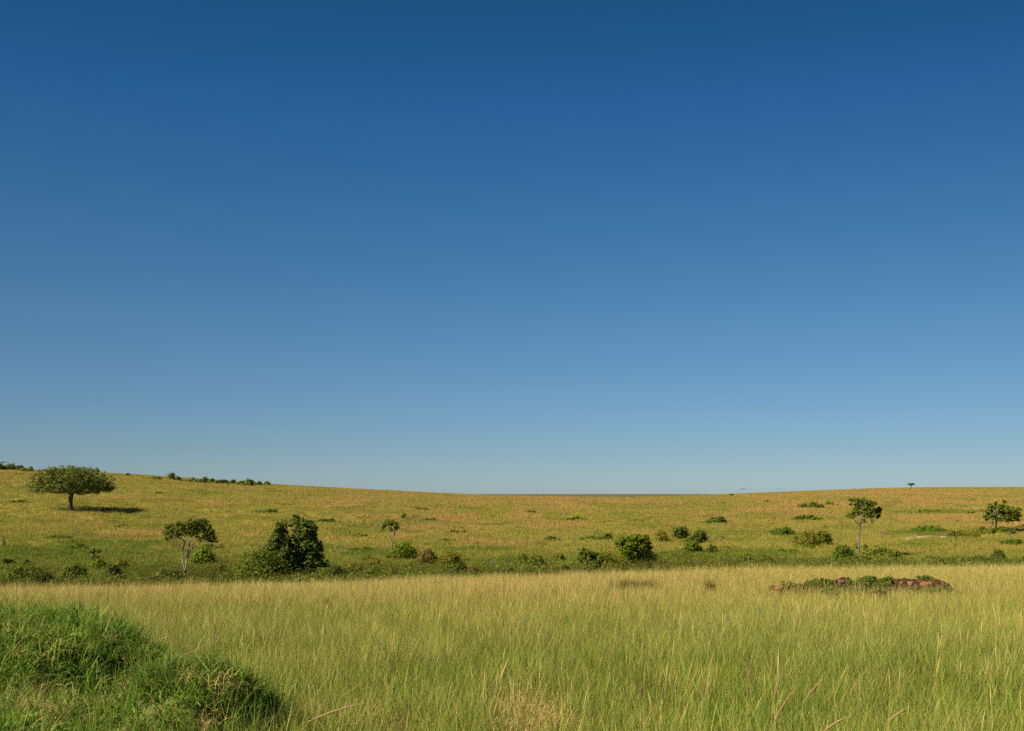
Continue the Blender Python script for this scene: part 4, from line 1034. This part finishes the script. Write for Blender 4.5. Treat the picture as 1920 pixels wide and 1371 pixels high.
for a in [
 ('thick bristly seed head bent right at the bottom edge left of centre', (528, 1380), (578, 1353), (684, 1319), 5.4, 6.5),
 ('tallest single dry stalk, slightly curved, left of the bottom centre', (682, 1420), (704, 1248), (718, 1198), 7.0, 4.0),
 ('upright seed head on a long green stem, left of two in the lower centre', (1143, 1420), (1152, 1250), (1157, 1192), 8.0, 4.0),
 ('upright seed head right of its twin in the lower centre', (1205, 1420), (1209, 1246), (1208, 1192), 8.0, 4.0),
 ('short seed head just under the lower centre twin heads', (1200, 1420), (1201, 1328), (1204, 1280), 7.2, 4.5),
 ('short slanting seed head between twin heads and the right-hand pair', (1236, 1420), (1240, 1313), (1247, 1279), 7.4, 4.5),
 ('short straight seed head right of the short slanting one', (1265, 1420), (1267, 1306), (1271, 1272), 7.6, 4.0),
 ('reddish leaning seed head at bottom right of the centre', (1310, 1420), (1317, 1309), (1324, 1278), 7.4, 4.5),
 ('long brown seed head on a green stem, leaning slightly, right of centre', (1397, 1430), (1401, 1316), (1412, 1228), 6.8, 5.0),
 ('thin pale seed head leaning right at the bottom edge right of centre', (1190, 1400), (1207, 1366), (1229, 1323), 6.5, 4.0),
 ('leftmost of three parallel leaning seed heads at the lower right', (1440, 1400), (1449, 1322), (1467, 1264), 6.6, 5.0),
 ('middle of three parallel leaning seed heads at the lower right', (1440, 1395), (1452, 1352), (1493, 1290), 6.2, 5.5),
 ('rightmost of three parallel leaning seed heads at the lower right', (1490, 1395), (1506, 1318), (1541, 1276), 6.6, 5.5),
 ('bent seed head at the very bottom, right of the three parallel ones', (1520, 1395), (1544, 1371), (1590, 1344), 5.6, 6.0),
 ('small bent seed head at the bottom near the right side', (1650, 1395), (1668, 1350), (1696, 1331), 6.0, 5.0),
 ('dark upright seed head in the grass of the lower right', (1611, 1330), (1611, 1262), (1610, 1236), 9.0, 3.5),
 ('pale slim stalk rising above the mound between its two humps', (258, 1200), (264, 1192), (312, 1135), 14.0, 2.2),
 ('dry reddish stalk leaning right across the right hump of the mound', (325, 1246), (340, 1232), (425, 1198), 11.5, 2.6),
]: stalk(*a)

# ------------------------------------------------------------------ small clouds on the horizon
m, nt = new_mat('thin_cloud')
tc = N(nt, 'ShaderNodeTexCoord'); no = N(nt, 'ShaderNodeTexNoise'); no.inputs['Scale'].default_value = .02; L(nt, tc.outputs['Object'], no.inputs[0])
df = N(nt, 'ShaderNodeBsdfDiffuse'); df.inputs[0].default_value = (.24, .29, .35, 1); tr = N(nt, 'ShaderNodeBsdfTransparent')
lw = N(nt, 'ShaderNodeLayerWeight'); lw.inputs[0].default_value = .35
fa = math_(nt, 'MULTIPLY', math_(nt, 'SUBTRACT', 1.0, lw.outputs['Facing']), math_(nt, 'MULTIPLY', no.outputs[0], .9))
ms = N(nt, 'ShaderNodeMixShader'); L(nt, fa, ms.inputs[0]); L(nt, tr.outputs[0], ms.inputs[1]); L(nt, df.outputs[0], ms.inputs[2])
o_ = N(nt, 'ShaderNodeOutputMaterial'); L(nt, ms.outputs[0], o_.inputs[0]); M_CLOUD = m
def cloud(label, puffs, d=16000.0):
    V = []; Fl = []; px = d/F
    for (u, v, rx, rz) in puffs:
        b = len(V); nu, nv = 14, 9
        for j in range(nv):
            for i in range(nu):
                ph = math.pi*j/(nv-1); th = 2*math.pi*i/nu
                k = 1+.3*(float(vnoise(u+2*math.sin(ph)*math.cos(th), v+2*math.cos(ph)+math.sin(th)))-.5)
                V.append((wx(u, d)+math.sin(ph)*math.cos(th)*rx*px*k, d+math.sin(ph)*math.sin(th)*rx*px*k, wz(v, d)+math.cos(ph)*rz*px*k))
        Fl += [(b+j*nu+i, b+(j+1)*nu+i, b+(j+1)*nu+(i+1) % nu, b+j*nu+(i+1) % nu) for j in range(nv-1) for i in range(nu)]
    o = mesh_obj('cloud', V, Fl, M_CLOUD, smooth=True, loc=(wx(puffs[0][0], d), d, wz(puffs[0][1], d)))
    tag(o, label, 'cloud')
cloud('faint grey cloud low over the saddle, larger of two at right', [(1394, 915.5, 4, 2.2), (1390, 917, 4, 1.6), (1402, 917.8, 8, 1.1)])
cloud('tiny faint grey cloud right of the larger one over the saddle', [(1458, 916.2, 4.5, 1.6), (1466, 917, 5, .9)])
cloud('faint grey cloud strip over the skyline at the left photo edge', [(6, 866, 9, 1.6), (14, 867.5, 7, 1.2), (-4, 866.5, 8, 1.2)])

# ------------------------------------------------------------------ light, sky, camera
SUN = np.array([-0.87, -0.47, 0.0]); EL = math.radians(41)
sd = np.array([SUN[0]*math.cos(EL), SUN[1]*math.cos(EL), math.sin(EL)]); sd /= np.linalg.norm(sd)
lt = bpy.data.lights.new('sun', 'SUN'); lt.energy = 5.0; lt.angle = math.radians(.5); lt.color = (1.0, .90, .74)
so = bpy.data.objects.new('sun', lt); COL.objects.link(so)
from mathutils import Vector
so.rotation_euler = Vector((-sd).tolist()).to_track_quat('-Z', 'Y').to_euler()
w = bpy.data.worlds.new('World'); SC.world = w; w.use_nodes = True; nt = w.node_tree; nt.nodes.clear()
sk = N(nt, 'ShaderNodeTexSky', sky_type='NISHITA'); sk.sun_disc = False; sk.sun_elevation = EL
sk.sun_rotation = math.atan2(sd[0], sd[1]); sk.altitude = 1500; sk.air_density = 1.0; sk.dust_density = 0.6; sk.ozone_density = 2.0
tc = N(nt, 'ShaderNodeTexCoord'); sx_ = N(nt, 'ShaderNodeSeparateXYZ'); L(nt, tc.outputs['Generated'], sx_.inputs[0])
SKY_RAMP = [(0.0112, (0.3201, 0.4165, 0.5535)), (0.0407, (0.31, 0.3984, 0.4958)), (0.0939, (0.2974, 0.4178, 0.5082)), (0.172, (0.2655, 0.4373, 0.5201)), (0.2712, (0.1942, 0.4238, 0.5539)), (0.3624, (0.1278, 0.3866, 0.572)), (0.4405, (0.0814, 0.3292, 0.4694)), (0.62, (0.1224, 0.26, 0.4588))]
rp = N(nt, 'ShaderNodeValToRGB'); L(nt, sx_.outputs['Z'], rp.inputs[0])
els = rp.color_ramp.elements
for i, (p_, c_) in enumerate(SKY_RAMP):
    e = els[i] if i < 2 else els.new(p_)
    e.position = p_; e.color = (*c_, 1)
bg = N(nt, 'ShaderNodeBackground'); bg.inputs[1].default_value = 0.08
az = math_(nt, 'MULTIPLY_ADD', sx_.outputs['X'], math_(nt, 'MULTIPLY_ADD', sx_.outputs['X'], math_(nt, 'MULTIPLY_ADD', sx_.outputs['Z'], -0.7, -0.42), 0.02), 1.0)
az = math_(nt, 'MAXIMUM', az, 0.72)
L(nt, mixcol(nt, 1.0, mixcol(nt, 1.0, sk.outputs[0], rp.outputs[0], 'MULTIPLY'), az, 'MULTIPLY'), bg.inputs[0])
wo = N(nt, 'ShaderNodeOutputWorld'); L(nt, bg.outputs[0], wo.inputs[0])

cam = bpy.data.cameras.new('camera'); cam.sensor_width = 36; cam.lens = 36*F/1920
cam.shift_y = (VH-685.5)/1920; cam.clip_start = .1; cam.clip_end = 60000
cam.dof.use_dof = True; cam.dof.focus_distance = 45; cam.dof.aperture_fstop = 7.1
co = bpy.data.objects.new('camera', cam); co.location = (0, 0, EYE); co.rotation_euler = (math.radians(90), 0, 0); COL.objects.link(co)
SC.camera = co
SC.view_settings.view_transform = 'Standard'; SC.view_settings.look = 'None'; SC.view_settings.exposure = 0.95; SC.view_settings.gamma = 1
SC.render.engine = 'CYCLES'
cy = SC.cycles; cy.use_denoising = False; cy.max_bounces = 8; cy.diffuse_bounces = 4; cy.transmission_bounces = 6; cy.transparent_max_bounces = 12
cy.use_adaptive_sampling = True; cy.adaptive_threshold = 0.02
SC.render.filter_size if hasattr(SC.render, 'filter_size') else None
